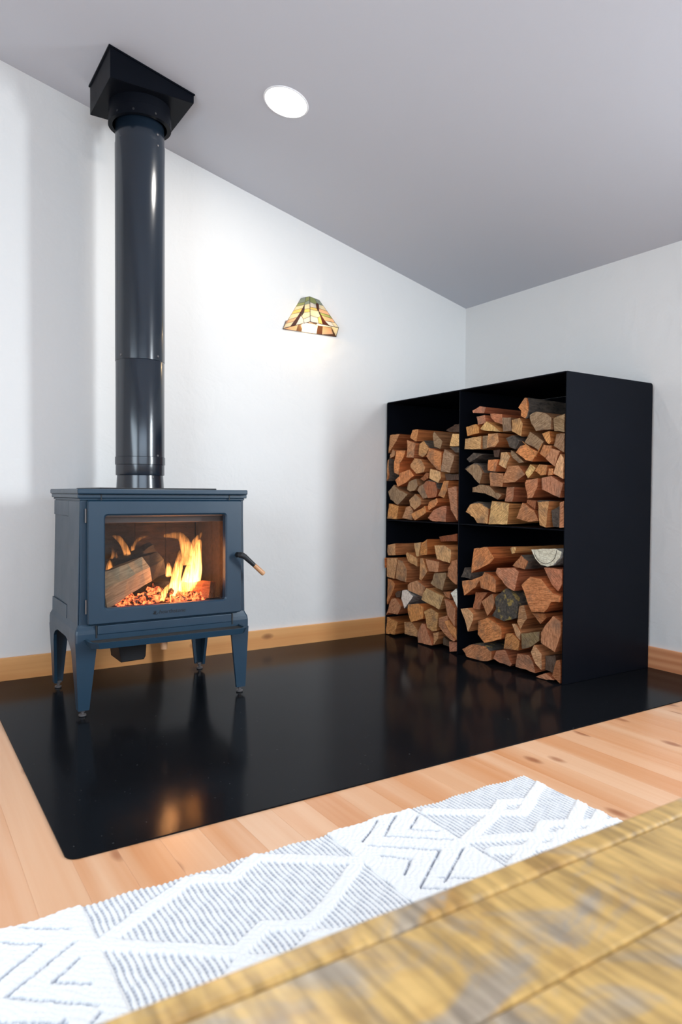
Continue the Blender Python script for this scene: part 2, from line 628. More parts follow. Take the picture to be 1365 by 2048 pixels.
mesh_obj('base_skirt', base_bm(), ST, stove)
mesh_obj('ash_panel', box(new(), 0.690, 1.268, FY - 0.0185, FY - 0.002, 0.330, 0.366, 0.003, 2), ST, stove)
for xx in (0.686, 1.272):
    mesh_obj('ash_panel_joint', box(new(), xx - 0.003, xx + 0.003, FY - 0.0165, FY - 0.006, 0.318, 0.366), M['black_iron'], stove)

# ash lip: shallow tray with chamfered front corners
def lip():
    bm = new()
    y0, y1 = 2.785, 2.893
    out = [(0.640, y1), (0.645, y0 + 0.026), (0.668, y0 + 0.003), (0.72, y0), (1.245, y0), (1.285, y0 + 0.004), (1.306, y0 + 0.026), (1.311, y1)]
    cxx, cyy = 0.978, 2.85
    inn = [((p[0] - cxx) * 0.972 + cxx, min((p[1] - y1) * 0.88 + y1, y1)) for p in out]
    zb, zt, zi = 0.292, 0.316, 0.309
    n = len(out)
    B = [bm.verts.new((p[0] + (0.008 if p[0] < cxx else -0.008), p[1] + 0.006 if p[1] < y1 else p[1], zb)) for p in out]
    Tt = [bm.verts.new((*p, zt)) for p in out]
    I = [bm.verts.new((*p, zt)) for p in inn]
    J = [bm.verts.new((*p, zi)) for p in inn]
    for k in range(n):
        q = (k + 1) % n
        bm.faces.new((B[k], B[q], Tt[q], Tt[k]))
        bm.faces.new((Tt[k], Tt[q], I[q], I[k]))
        bm.faces.new((I[k], I[q], J[q], J[k]))
    bm.faces.new(B[::-1])
    bm.faces.new(J).material_index = 1
    return bm


M['grit'] = metal('ash_grit', (0.045, 0.043, 0.042), 0.8, 0.2, 0.6, 0.5)
mesh_obj('ash_lip', lip(), [ST, M['grit']], stove)


def leg(sx, sy):
    """L-section casting: a front plate and a side plate, both tapering to the foot."""
    xo = (BL0 - 0.022) if sx < 0 else (BR0 + 0.022)
    yo = (FY - 0.014) if sy < 0 else (BY + 0.012)
    bm = new()
    dx, dy = -sx, -sy
    zt, zb = 0.303, 0.030
    xf = xo - sx * 0.012        # the leg pulls in slightly at the foot
    yf = yo - sy * 0.006
    # front plate (in x)
    t = 0.013
    def hexa(P):
        v = [bm.verts.new(p) for p in P]
        for f in ((0, 1, 2, 3), (4, 7, 6, 5), (0, 4, 5, 1), (1, 5, 6, 2), (2, 6, 7, 3), (3, 7, 4, 0)):
            bm.faces.new([v[i] for i in f])
    hexa([(xo, yo, zt), (xo + dx * 0.085, yo, zt), (xf + dx * 0.042, yf, zb), (xf, yf, zb),
          (xo, yo + dy * t, zt), (xo + dx * 0.085, yo + dy * t, zt), (xf + dx * 0.042, yf + dy * t, zb), (xf, yf + dy * t, zb)])
    # side plate (in y), flowing into an arch at the top
    out = [(0.19, zt), (0.125, 0.285), (0.092, 0.262), (0.080, 0.235), (0.042, zb)]
    A = [(xo + (xf - xo) * (zt - z) / (zt - zb), yo + dy * (d if z > zb else d) + (yf - yo) * (zt - z) / (zt - zb), z) for d, z in out]
    E = [(xo + (xf - xo) * (zt - z) / (zt - zb), yo + (yf - yo) * (zt - z) / (zt - zb) + dy * t * 0.9, z) for d, z in out]
    va = [bm.verts.new(p) for p in A]
    vb = [bm.verts.new(p) for p in E]
    vc = [bm.verts.new((p[0] + dx * t, p[1], p[2])) for p in A]
    vd = [bm.verts.new((p[0] + dx * t, p[1], p[2])) for p in E]
    for k in range(len(out) - 1):
        bm.faces.new((vb[k], va[k], va[k + 1], vb[k + 1]))
        bm.faces.new((vd[k], vd[k + 1], vc[k + 1], vc[k]))
        bm.faces.new((va[k], vc[k], vc[k + 1], va[k + 1]))
        bm.faces.new((vb[k], vb[k + 1], vd[k + 1], vd[k]))
    bm.faces.new((va[0], vb[0], vd[0], vc[0]))
    bm.faces.new((va[-1], vc[-1], vd[-1], vb[-1]))
    o = mesh_obj('leg', bm, ST, stove)
    # levelling foot
    fx, fy = xf + dx * 0.020, yf + dy * 0.020
    b2 = new()
    box(b2, min(fx - 0.013, fx + 0.013), fx + 0.013, fy - 0.013, fy + 0.013, 0.030, 0.038)
    lathe(b2, fx, fy, [(0.006, 0.010), (0.006, 0.034)], 10)
    lathe(b2, fx, fy, [(0.013, 0.0047), (0.015, 0.007), (0.015, 0.012), (0.008, 0.015)], 14)
    lathe(b2, fx, fy, [(0.011, 0.022), (0.011, 0.030)], 6)
    mesh_obj('leveling_foot', b2, M['bolt'], o)
    return o


for sx in (-1, 1):
    for sy in (-1, 1):
        leg(sx, sy)

# air box and primary air knob below the firebox
bm = new()
prism(bm, [(0.77, 0.30), (0.935, 0.30), (0.928, 0.190), (0.920, 0.176), (0.822, 0.173), (0.815, 0.235)], 'y', 3.03, 3.20, 0.003, 1)
mesh_obj('air_box', bm, M['black_iron'], stove)
bm = new()
box(bm, 0.90, 0.99, 2.850, 3.03, 0.2935, 0.2985)
mesh_obj('air_slide', bm, M['bolt'], stove)
bm = lathe(new(), 0.955, 2.868, [(0.008, 0.246), (0.0135, 0.248), (0.014, 0.275), (0.012, 0.283), (0.005, 0.284), (0.005, 0.2935)], 16)
mesh_obj('air_knob', bm, M['handle_wood'], stove, label='small turned wooden knob under the ash lip')

# firebox lining
M['brick'] = bark_mat('firebrick', (0.022, 0.016, 0.014), (0.075, 0.046, 0.032))
bm = new()
box(bm, 0.658, 1.300, 2.93, 3.37, 0.405, 0.418)
mesh_obj('firebox_floor', bm, M['brick'], stove)
for (x0, x1) in ((0.658, 0.676), (1.282, 1.300)):
    for k in range(2):
        ya = 2.945 + k * 0.21
        mesh_obj('fire_brick', box(new(), x0, x1, ya, ya + 0.206, 0.418, 0.80, 0.002, 1), M['brick'], stove)
for k in range(4):
    xa = 0.678 + k * 0.1508
    mesh_obj('fire_brick', box(new(), xa, xa + 0.148, 3.365, 3.383, 0.418, 0.80, 0.002, 1), M['brick'], stove)
M['baffle'] = metal('baffle_steel', (0.10, 0.085, 0.085), 0.5, 0.5)
M['wash'] = metal('air_wash_steel', (0.22, 0.23, 0.25), 0.4, 0.5)
mesh_obj('baffle', box(new(), 0.678, 1.281, 2.985, 3.365, 0.772, 0.806, 0.003, 1), M['baffle'], stove)
mesh_obj('air_wash_bar', box(new(), 0.672, 1.288, 2.93, 2.965, 0.800, 0.832, 0.004, 1), M['wash'], stove)

# door
# the door leaf itself carries glass, hinges, handle and lettering
DX0, DX1, DZ0, DZ1 = 0.6505, 1.3125, 0.372, 0.868
WX0, WX1, WZ0, WZ1 = 0.716, 1.240, 0.430, 0.811
DY = 2.880


def door_bm():
    bm = new()
    n = 6
    o0 = round_rect(DX0, DX1, DZ0, DZ1, 0.008, n)
    o1 = round_rect(DX0 + 0.004, DX1 - 0.004, DZ0 + 0.004, DZ1 - 0.004, 0.006, n)
    i1 = round_rect(WX0 - 0.003, WX1 + 0.003, WZ0 - 0.003, WZ1 + 0.003, 0.016, n)
    i0 = round_rect(WX0 + 0.003, WX1 - 0.003, WZ0 + 0.003, WZ1 - 0.003, 0.013, n)
    rings = []
    for pl, y in ((o0, FY - 0.001), (o0, DY + 0.005), (o1, DY), (i1, DY), (i0, DY + 0.006), (i0, FY + 0.010)):
        rings.append([bm.verts.new((p[0], y, p[1])) for p in pl])
    rings.append(rings[0])
    m = len(o0)
    inner_back = [bm.verts.new((p[0], FY - 0.001, p[1])) for p in o0]
    for A, B in zip(rings[:5], rings[1:6]):
        for k in range(m):
            bm.faces.new((A[k], A[(k + 1) % m], B[(k + 1) % m], B[k]))
    A, B = rings[5], rings[0]
    for k in range(m):
        bm.faces.new((A[k], A[(k + 1) % m], B[(k + 1) % m], B[k]))
    for v in inner_back:
        bm.verts.remove(v)
    return bm


door = mesh_obj('door', door_bm(), ST, stove)
m, nt, p = mat('stove_glass')
nt.nodes.remove(p)
out = nt.nodes['Material Output']
tr = node(nt, 'ShaderNodeBsdfTransparent')
tr.inputs[0].default_value = (0.95, 0.95, 0.95, 1)
gl = node(nt, 'ShaderNodeBsdfGlossy')
gl.inputs['Roughness'].default_value = 0.04
fr = node(nt, 'ShaderNodeFresnel')
fr.inputs[0].default_value = 1.45
ms = node(nt, 'ShaderNodeMixShader')
L(nt, fr.outputs[0], ms.inputs[0])
L(nt, tr.outputs[0], ms.inputs[1])
L(nt, gl.outputs[0], ms.inputs[2])
L(nt, ms.outputs[0], out.inputs[0])
M['glass'] = m
mesh_obj('glass_pane', box(new(), WX0 - 0.001, WX1 + 0.001, FY + 0.011, FY + 0.015, WZ0 - 0.001, WZ1 + 0.001), M['glass'], door, label='clear ceramic glass pane in front of the fire')
for z in (0.807, 0.445):
    bm = new()
    tube(bm, [(DX0 - 0.004, DY + 0.012, z - 0.028), (DX0 - 0.004, DY + 0.012, z + 0.028)], 0.004, 10)
    mesh_obj('hinge', bm, M['bolt'], door)
bm = new()
HX, HZ = 1.292, 0.628
tube(bm, [(HX, DY + 0.001, HZ), (HX, DY - 0.030, HZ + 0.001), (HX + 0.004, DY - 0.040, HZ), (HX + 0.014, DY - 0.046, HZ - 0.006), (HX + 0.060, DY - 0.052, HZ - 0.048)], [0.013, 0.0135, 0.0135, 0.012, 0.0095], 14)
mesh_obj('handle_rod', bm, M['black_iron'], door)
bm = new()
d0 = Vector((HX + 0.060, DY - 0.052, HZ - 0.048))
dd = (d0 - Vector((HX + 0.014, DY - 0.046, HZ - 0.006))).normalized()
tube(bm, [d0 - dd * 0.004, d0, d0 + dd * 0.05, d0 + dd * 0.056, d0 + dd * 0.058], [0.0097, 0.0103, 0.0112, 0.0098, 0.006], 16)
mesh_obj('handle_grip', bm, M['handle_wood'], door, label='turned pale wooden grip')

# cast lettering under the window
def text_mesh(body, size, loc, mat_, parent, name, shear=0.0, ext=0.0006):
    cu = bpy.data.curves.new(name, 'FONT')
    cu.body = body
    cu.size = size
    cu.extrude = ext
    cu.align_x = 'LEFT'
    cu.shear = shear
    cu.resolution_u = 3
    t = bpy.data.objects.new('tmp_text', cu)
    COL.objects.link(t)
    bpy.context.view_layer.update()
    me = bpy.data.meshes.new_from_object(t.evaluated_get(bpy.context.evaluated_depsgraph_get()))
    bpy.data.objects.remove(t)
    me.transform(Matrix.Translation(loc) @ Matrix.Rotation(math.pi / 2, 4, 'X'))
    return mesh_obj(name, me, mat_, parent)


text_mesh('hearthstone', 0.0235, Vector((0.9375, DY - 0.0004, 0.3955)), M['black_iron'], door, 'lettering', 0.15)
bm = new()
for k in range(3):     # little flame-in-a-ring mark left of the word
    a = [(0.919 + 0.0035 * k - 0.004, DY - 0.0006, 0.396), (0.9195 + 0.0035 * k - 0.0015, DY - 0.0006, 0.403), (0.918 + 0.0045 * k - 0.003, DY - 0.0006, 0.410)]
    tube(bm, a, [0.0012, 0.0016, 0.0005], 6)
tube(bm, [(0.923 + 0.012 * math.cos(t), DY - 0.0006, 0.402 + 0.008 * math.sin(t)) for t in [math.radians(200 + 14 * k) for k in range(12)]], 0.001, 6)
mesh_obj('maker_mark', bm, M['black_iron'], door)

# ------------------------------------------------------------------ stovepipe and ceiling box
PX, PY = 0.984, 3.298
pipe = thing('stovepipe', 'dark blue-black double wall stovepipe rising from the stove to the ceiling box', 'stovepipe', (PX, PY, 0.920))
P = M['pipe']
mesh_obj('flue_collar', lathe(new(), PX, PY, [(0.108, 0.9202), (0.106, 0.955), (0.104, 0.984)], 64), P, pipe)
mesh_obj('adapter_band', lathe(new(), PX, PY, [(0.109, 0.980), (0.1105, 0.984), (0.1105, 1.035)], 64), P, pipe)
mesh_obj('lower_band', lathe(new(), PX, PY, [(0.1105, 1.028), (0.1135, 1.030), (0.1135, 1.064), (0.1105, 1.066)], 64), P, pipe)
mesh_obj('lower_section', lathe(new(), PX, PY, [(0.1105, 1.062), (0.1105, 1.505), (0.1095, 1.507)], 64), P, pipe)
mesh_obj('upper_section', lathe(new(), PX, PY, [(0.1105, 1.5065), (0.112, 1.508), (0.112, 2.50), (0.1115, 2.502)], 64), P, pipe)
mesh_obj('upper_band', lathe(new(), PX, PY, [(0.110, 2.501), (0.110, 2.55), (0.1085, 2.552), (0.1085, 2.676)], 64), P, pipe)
for (a, z, rr) in ((-62, 1.525, 0.112), (205, 1.525, 0.112), (-62, 1.07, 0.1105), (-62, 2.48, 0.112), (-62, 2.53, 0.110), (-75, 0.972, 0.1045)):
    an = math.radians(a)
    c = Vector((PX + rr * math.cos(an), PY + rr * math.sin(an), z))
    d = Vector((math.cos(an), math.sin(an), 0))
    bm = tube(new(), [c - d * 0.002, c + d * 0.0015, c + d * 0.003], [0.005, 0.005, 0.003], 8)
    mesh_obj('screw', bm, M['bolt'], pipe)

cbox = thing('ceiling_support_box', 'black wedge-cut steel support box fixed to the sloped ceiling around the pipe', 'ceiling box', (0.991, 3.304, 2.68))
bx0, bx1, by0, by1, bz = 0.804, 1.179, 3.124, 3.484, 2.680
bm = new()
t = 0.003
for (xa, xb, ya, yb) in ((bx0, bx1, by0, by0 + t), (bx0, bx1, by1 - t, by1), (bx0, bx0 + t, by0 + t, by1 - t), (bx1 - t, bx1, by0 + t, by1 - t)):
    v = [bm.verts.new(q) for q in ((xa, ya, bz), (xb, ya, bz), (xb, yb, bz), (xa, yb, bz), (xa, ya, ceil_z(xa) - 0.001), (xb, ya, ceil_z(xb) - 0.001), (xb, yb, ceil_z(xb) - 0.001), (xa, yb, ceil_z(xa) - 0.001))]
    for f in ((0, 3, 2, 1), (4, 5, 6, 7), (0, 1, 5, 4), (1, 2, 6, 5), (2, 3, 7, 6), (3, 0, 4, 7)):
        bm.faces.new([v[i] for i in f])
mesh_obj('box_shell', bm, M['rack'], cbox)
mesh_obj('bottom_plate', box(new(), bx0, bx1, by0, by1, bz - 0.003, bz, 0.001, 1), M['rack'], cbox)
bm = new()
for (xa, xb, ya, yb) in ((bx0 - 0.006, bx1 + 0.004, by0 - 0.005, by0 - 0.0003), (bx0 - 0.006, bx0 - 0.0003, by0, by1 + 0.004)):
    v = [bm.verts.new(q) for q in ((xa, ya, ceil_z(xa) - 0.008), (xb, ya, ceil_z(xb) - 0.008), (xb, yb, ceil_z(xb) - 0.008), (xa, yb, ceil_z(xa) - 0.008), (xa, ya, ceil_z(xa) - 0.001), (xb, ya, ceil_z(xb) - 0.001), (xb, yb, ceil_z(xb) - 0.001), (xa, yb, ceil_z(xa) - 0.001))]
    for f in ((0, 3, 2, 1), (4, 5, 6, 7), (0, 1, 5, 4), (1, 2, 6, 5), (2, 3, 7, 6), (3, 0, 4, 7)):
        bm.faces.new([v[i] for i in f])
mesh_obj('trim_flange', bm, M['rack'], cbox)
mesh_obj('outer_collar', lathe(new(), PX, PY, [(0.122, 2.585), (0.141, 2.585), (0.141, 2.632), (0.138, 2.634), (0.138, 2.6765), (0.122, 2.6765), (0.122, 2.585)], 64, cap=False), M['rack'], cbox)
for a in (-118, -78, -35, -150):
    an = math.radians(a)
    c = Vector((PX + 0.141 * math.cos(an), PY + 0.141 * math.sin(an), 2.60))
    d = Vector((math.cos(an), math.sin(an), 0))
    mesh_obj('screw', tube(new(), [c - d * 0.001, c + d * 0.002], 0.005, 8), M['black_iron'], cbox)

LOGS = [
('UL','t',2.672,'','tan end-grain block at the outer end of the top row',[(3.6297,1.276),(3.5129,1.2741),(3.5468,1.2337),(3.5892,1.1969),(3.6297,1.1611)]),
('UL','t',2.676,'','small tan wedge tucked below the top corner block',[(3.5947,1.1854),(3.5624,1.1679),(3.5753,1.1411),(3.6299,1.1281)]),
('UL','t',2.664,'right','bark-sided tan log standing against the outer panel',[(3.633,1.1141),(3.6165,1.1259),(3.6253,1.0012),(3.633,0.9855)]),
('UL','o',2.672,'','orange striped billet like a leaning keystone',[(3.545,1.173),(3.454,1.169),(3.477,1.125),(3.513,1.094),(3.529,1.022),(3.581,1.038),(3.575,1.1)]),
('UL','p',2.66,'','rosy flat-faced upright split with raised rim',[(3.4242,1.2305),(3.3401,1.2069),(3.3638,1.121),(3.4312,1.1272)]),
('UL','o',2.672,'','bright orange five-sided log topping the pile',[(3.3898,1.2904),(3.3377,1.2904),(3.3454,1.2219),(3.358,1.219),(3.4101,1.2451)]),
('UL','t',2.678,'top','tan split capped with rough dark bark',[(3.3286,1.2026),(3.2923,1.2193),(3.2373,1.1702),(3.2668,1.1377),(3.2972,1.123),(3.3326,1.1368)]),
('UL','g',2.672,'','narrow grey-tan upright near the top row',[(3.1838,1.2664),(3.1659,1.2495),(3.1182,1.2058),(3.1351,1.1631),(3.1878,1.179),(3.1947,1.2485)]),
('UL','y',2.672,'','pale square-cut block touching the divider at the top',[(3.026,1.243),(2.97,1.238),(2.97,1.171),(3.044,1.175),(3.039,1.201)]),
('UL','b',2.676,'','dark shaggy chunk below the pale square block',[(3.049,1.171),(2.97,1.167),(2.97,1.135),(3.009,1.138)]),
('UL','o',2.666,'','large vivid orange slab with stepped lower corner',[(3.2157,1.1717),(3.1112,1.1439),(3.1227,1.0355),(3.1592,1.048),(3.2464,1.1247)]),
('UL','g',2.666,'','mossy grey broad log beside the vivid orange slab',[(3.0948,1.16),(2.993,1.1208),(3.0292,1.0239),(3.1154,1.0327),(3.1056,1.1286)]),
('UL','t',2.666,'','round-cornered big tan log in the middle',[(3.3569,1.1181),(3.304,1.1097),(3.2645,1.0593),(3.2746,1.0332),(3.3376,1.0248),(3.3913,1.0626),(3.3922,1.0794)]),
('UL','r',2.684,'','cracked reddish split under the big tan middle log',[(3.2699,1.0304),(3.243,1.0266),(3.2461,0.9973),(3.2907,0.9796),(3.3268,0.995),(3.2915,1.0097)]),
('UL','o',2.672,'','light orange crooked split left of centre',[(3.5152,1.0319),(3.4191,1.0513),(3.3755,1.0134),(3.4502,0.9717),(3.5278,0.9484),(3.555,0.9892),(3.5152,1.0125)]),
('UL','g',2.676,'','grey ribbed log with weathered flat face',[(3.4306,0.976),(3.3522,0.9939),(3.3361,0.9524),(3.3626,0.9231),(3.4117,0.9174),(3.4485,0.9306)]),
('UL','g',2.668,'','dull tan notched log beside the lower gap',[(3.571,0.959),(3.502,0.922),(3.468,0.917),(3.415,0.901),(3.521,0.835),(3.611,0.867),(3.633,0.917)]),
('UL','g',2.678,'','slender grey split wedged beside the red striped log',[(3.3289,0.9484),(3.2867,0.9628),(3.2472,0.882),(3.2912,0.8739),(3.3423,0.9242)]),
('UL','r',2.668,'top','red striped log with a dark bark crown',[(3.2736,0.9561),(3.2457,0.9794),(3.1731,0.971),(3.1498,0.9301),(3.1601,0.8873),(3.2326,0.878)]),
('UL','y',2.672,'','small pale cube-like log below the vivid orange slab',[(3.2184,1.0517),(3.1337,1.032),(3.1257,0.9981),(3.1489,0.9678),(3.2202,0.9963)]),
('UL','t',2.668,'','tan six-sided log low in the middle',[(3.3535,0.9024),(3.2956,0.8711),(3.2946,0.8408),(3.3581,0.8068),(3.3994,0.8316),(3.4095,0.8647)]),
('UL','o',2.668,'','slim orange upright leaning beside the tall plank-like log',[(3.093,0.978),(3.053,0.978),(3.064,0.929),(3.086,0.88),(3.135,0.895)]),
('UL','p',2.66,'','tall rosy plank-like log against the divider',[(3.046,0.936),(2.977,0.947),(2.97,0.903),(2.97,0.757),(2.98,0.77),(3.019,0.814)]),
('UL','o',2.656,'','bright orange kite-shaped split jutting over the shelf',[(3.3771,0.7809),(3.2466,0.8323),(3.2313,0.7952),(3.2981,0.7599),(3.3343,0.7447)]),
('UL','o',2.672,'','broken orange wedge above the bottom rosy log',[(3.2244,0.8556),(3.1538,0.8785),(3.1424,0.8575),(3.17,0.8308),(3.2272,0.806),(3.2387,0.8298)]),
('UL','o',2.672,'','orange corner block resting on the shelf end',[(3.623,0.84),(3.53,0.827),(3.539,0.744),(3.587,0.744),(3.633,0.744)]),
('UL','t',2.684,'','tan log hiding behind the kite-shaped split',[(3.461,0.82),(3.422,0.829),(3.395,0.801),(3.401,0.744),(3.494,0.753)]),
('UL','p',2.672,'','broad rosy log on the shelf near the divider',[(3.124,0.83),(3.078,0.835),(3.08,0.744),(3.187,0.744),(3.23,0.762),(3.189,0.806)]),
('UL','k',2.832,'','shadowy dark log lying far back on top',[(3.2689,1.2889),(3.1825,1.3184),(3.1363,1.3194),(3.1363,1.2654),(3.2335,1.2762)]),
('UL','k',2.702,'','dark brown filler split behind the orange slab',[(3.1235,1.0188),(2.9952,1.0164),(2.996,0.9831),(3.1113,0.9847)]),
('UR','p',2.672,'','thin rosy slab on top near the divider',[(2.865,1.357),(2.812,1.376),(2.767,1.366),(2.779,1.336),(2.858,1.345)]),
('UR','p',2.676,'','small layered brown split below the thin slab',[(2.8351,1.3221),(2.7758,1.3261),(2.7689,1.2915),(2.7758,1.2836),(2.8212,1.2777)]),
('UR','p',2.684,'','flat reddish slat in the splintered top stack',[(2.74,1.33),(2.658,1.321),(2.654,1.267),(2.707,1.284),(2.736,1.31)]),
('UR','o',2.668,'','little orange cube-like log near the divider',[(2.9038,1.2704),(2.8367,1.2823),(2.8139,1.2635),(2.8129,1.2319),(2.8959,1.221)]),
('UR','y',2.668,'','pale slanted splinter across the top stack',[(2.806,1.255),(2.755,1.29),(2.697,1.26),(2.647,1.227),(2.76,1.241)]),
('UR','t',2.668,'','wide tan brick-shaped log near the divider',[(2.9163,1.2074),(2.795,1.215),(2.7913,1.1449),(2.9182,1.1515)]),
('UR','g',2.676,'','narrow grey upright beside the tan brick-shaped log',[(2.7873,1.2151),(2.7485,1.2151),(2.7551,1.1479),(2.7864,1.146)]),
('UR','t',2.672,'','brownish log with reddish flank third along its row',[(2.739,1.223),(2.676,1.223),(2.669,1.178),(2.693,1.152),(2.747,1.15)]),
('UR','g',2.672,'','smooth grey-tan square block below the peak',[(2.637,1.3),(2.58,1.295),(2.578,1.229),(2.639,1.229)]),
('UR','t',2.666,'','sooty-spotted tan log with a pale top',[(2.568,1.281),(2.516,1.287),(2.495,1.257),(2.505,1.194),(2.567,1.224)]),
('UR','o',2.666,'right','peak log of the stack, orange and pointed',[(2.48,1.384),(2.471,1.383),(2.46,1.318),(2.467,1.289),(2.481,1.282),(2.51,1.297),(2.508,1.323),(2.528,1.34)]),
('UR','g',2.662,'','massive grey-brown block right under the peak log',[(2.4523,1.2961),(2.4062,1.3083),(2.3497,1.2951),(2.3092,1.2678),(2.3083,1.2142),(2.4043,1.2132),(2.4363,1.2509)]),
('UR','g',2.666,'top','straw-fringed brown block against the end panel on top',[(2.3013,1.2654),(2.237,1.282),(2.237,1.1961),(2.2945,1.2059)]),
('UR','o',2.668,'','red-orange wedge pointing down below the straw-fringed block',[(2.3759,1.1993),(2.3286,1.2087),(2.3153,1.1566),(2.3276,1.1453),(2.3475,1.1585)]),
('UR','g',2.672,'','grey diamond-shaped end below the massive block',[(2.4465,1.2125),(2.3684,1.1607),(2.3967,1.1168),(2.4845,1.1637)]),
('UR','g',2.672,'','large grey weathered end against the end panel',[(2.2929,1.1915),(2.2372,1.1905),(2.2372,1.103),(2.3048,1.1358)]),
('UR','b',2.668,'','knobbly dark bark lump in the middle',[(2.61,1.192),(2.563,1.204),(2.515,1.173),(2.544,1.131),(2.585,1.146)]),
('UR','o',2.666,'','broad light orange log with slivers across it',[(2.507,1.146),(2.479,1.151),(2.398,1.111),(2.433,1.066),(2.472,1.074),(2.536,1.115)]),
('UR','o',2.678,'','orange split half hidden under the grey diamond',[(2.3701,1.1457),(2.323,1.1391),(2.3249,1.1155),(2.3569,1.0816),(2.3927,1.1033)]),
('UR','p',2.672,'','smooth rosy wedge left of the tall pale block',[(2.3118,1.1243),(2.2659,1.1096),(2.2874,1.0608),(2.2971,1.0374),(2.3469,1.0774)]),
('UR','y',2.666,'','tall pale block against the end panel mid height',[(2.259,1.096),(2.237,1.074),(2.237,0.978),(2.297,1.004),(2.278,1.061)]),
('UR','g',2.68,'','grey slanting split under the broad light orange log',[(2.591,1.1293),(2.5384,1.0969),(2.492,1.0645),(2.5279,1.0618),(2.5744,1.0899),(2.5928,1.11)]),
('UR','b',2.672,'','curled dark bark piece near the divider',[(2.912,1.097),(2.855,1.128),(2.782,1.115),(2.848,1.09),(2.888,1.078)]),
('UR','g',2.666,'top','big jagged grey log beside the black gap',[(2.9187,1.0411),(2.8411,1.071),(2.7944,1.0511),(2.7686,1.0183),(2.7934,0.9596),(2.8869,1.0213)]),
('UR','o',2.668,'','neat orange square end in the middle row',[(2.7396,1.0857),(2.6586,1.0848),(2.6815,1.0219),(2.7444,1.0295)]),
('UR','y',2.672,'','pale irregular upright right of the orange square',[(2.6483,1.1205),(2.6083,1.1205),(2.5874,1.0963),(2.6141,1.0362),(2.6575,1.0579)]),
('UR','p',2.664,'','large pinkish log with grey stain on one edge',[(2.5874,1.0457),(2.521,1.0485),(2.4779,1.0026),(2.5416,0.9652),(2.6193,0.9624),(2.6174,0.997)]),
('UR','p',2.672,'','pinkish block directly under the orange square',[(2.7237,1.0179),(2.6349,1.013),(2.629,0.9896),(2.6398,0.9417),(2.7189,0.9466)]),
('UR','y',2.672,'','narrow pale diamond wedge above the rosy shield',[(2.4463,1.0526),(2.4154,1.0327),(2.4581,0.9836),(2.4762,1.0109)]),
('UR','o',2.668,'','small orange cube next to the pale diamond wedge',[(2.3877,1.0504),(2.3381,1.0449),(2.3473,0.9999),(2.3767,0.9962),(2.4098,1.0201)]),
('UR','o',2.678,'','tiny orange split between two larger logs',[(2.3358,1.0288),(2.3092,1.0279),(2.311,0.9986),(2.3412,0.9942)]),
('UR','p',2.666,'','very broad rosy log against the end panel',[(2.3685,0.9838),(2.3077,0.9925),(2.2392,0.9558),(2.2604,0.8893),(2.326,0.9134),(2.3646,0.9288)]),
('UR','p',2.668,'','rosy shield-shaped log in the second row',[(2.4707,0.9754),(2.3902,0.9822),(2.3921,0.9414),(2.4261,0.8881),(2.4639,0.8832),(2.4814,0.9589)]),
('UR','p',2.68,'','dusky brown block sitting on the big pale cube',[(2.6131,0.9395),(2.5607,0.9414),(2.5627,0.8871),(2.5736,0.8654),(2.6269,0.8683)]),
('UR','g',2.668,'','long thin bark slab sloping above the bottom row',[(2.8605,0.9392),(2.8068,0.9545),(2.732,0.9469),(2.6774,0.9124),(2.6294,0.8999),(2.6582,0.8759),(2.756,0.9076),(2.8605,0.9143)]),
('UR','t',2.668,'top','ragged-topped tan log first on the shelf',[(2.873,0.847),(2.813,0.857),(2.767,0.844),(2.731,0.826),(2.736,0.748),(2.814,0.748),(2.838,0.777),(2.9,0.806)]),
('UR','y',2.666,'','biggest pale cube on the shelf',[(2.698,0.868),(2.578,0.856),(2.598,0.749),(2.731,0.744)]),
('UR','p',2.668,'','pink fan-shaped end with a dark crack',[(2.4895,0.8617),(2.415,0.8235),(2.3896,0.7745),(2.4523,0.7677),(2.5306,0.7824)]),
('UR','t',2.658,'top','tall tan block with bark lid jutting over the shelf',[(2.389,0.8705),(2.3149,0.8715),(2.3199,0.827),(2.3288,0.745),(2.3712,0.7549)]),
('UR','p',2.672,'','rosy upright in the shelf corner by the end panel',[(2.259,0.865),(2.237,0.873),(2.237,0.749),(2.261,0.746)]),
('UR','b',2.678,'','dark bark strip left of the corner upright',[(2.3141,0.8264),(2.2657,0.8511),(2.2677,0.7484),(2.3023,0.7493)]),
('UR','r',2.68,'','red-brown shaggy split behind the pink fan',[(2.4708,0.877),(2.4135,0.8733),(2.4173,0.8291),(2.4783,0.862)]),
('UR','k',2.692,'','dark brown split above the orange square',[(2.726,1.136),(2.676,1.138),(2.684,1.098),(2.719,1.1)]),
('LL','t',2.668,'','brownish block with ribbed flank heading the top row',[(3.6273,0.5772),(3.5487,0.5908),(3.5478,0.5176),(3.6227,0.5113),(3.6273,0.533)]),
('LL','o',2.65,'','slim orange split poking out past the outer panel',[(3.633,0.4951),(3.6234,0.4898),(3.633,0.4812),(3.633,0.4535),(3.633,0.4316)]),
('LL','t',2.666,'','rounded tan block second row near outer panel',[(3.6285,0.4925),(3.5255,0.5021),(3.5379,0.4191),(3.557,0.3677),(3.6285,0.3744)]),
('LL','t',2.66,'','tan box-like log with bright red-orange top',[(3.506,0.492),(3.454,0.488),(3.412,0.437),(3.424,0.36),(3.54,0.371)]),
('LL','t',2.672,'','small tan slanted split above the boxy log',[(3.429,0.544),(3.332,0.514),(3.337,0.464),(3.421,0.49),(3.439,0.53)]),
('LL','y',2.672,'','pale chipped end in the top row',[(3.3662,0.6034),(3.2921,0.6143),(3.3227,0.5274),(3.3424,0.5254)]),
('LL','o',2.672,'','tan-orange log with long red flank on top',[(3.2892,0.6103),(3.2373,0.6358),(3.2382,0.5438),(3.3174,0.5302)]),
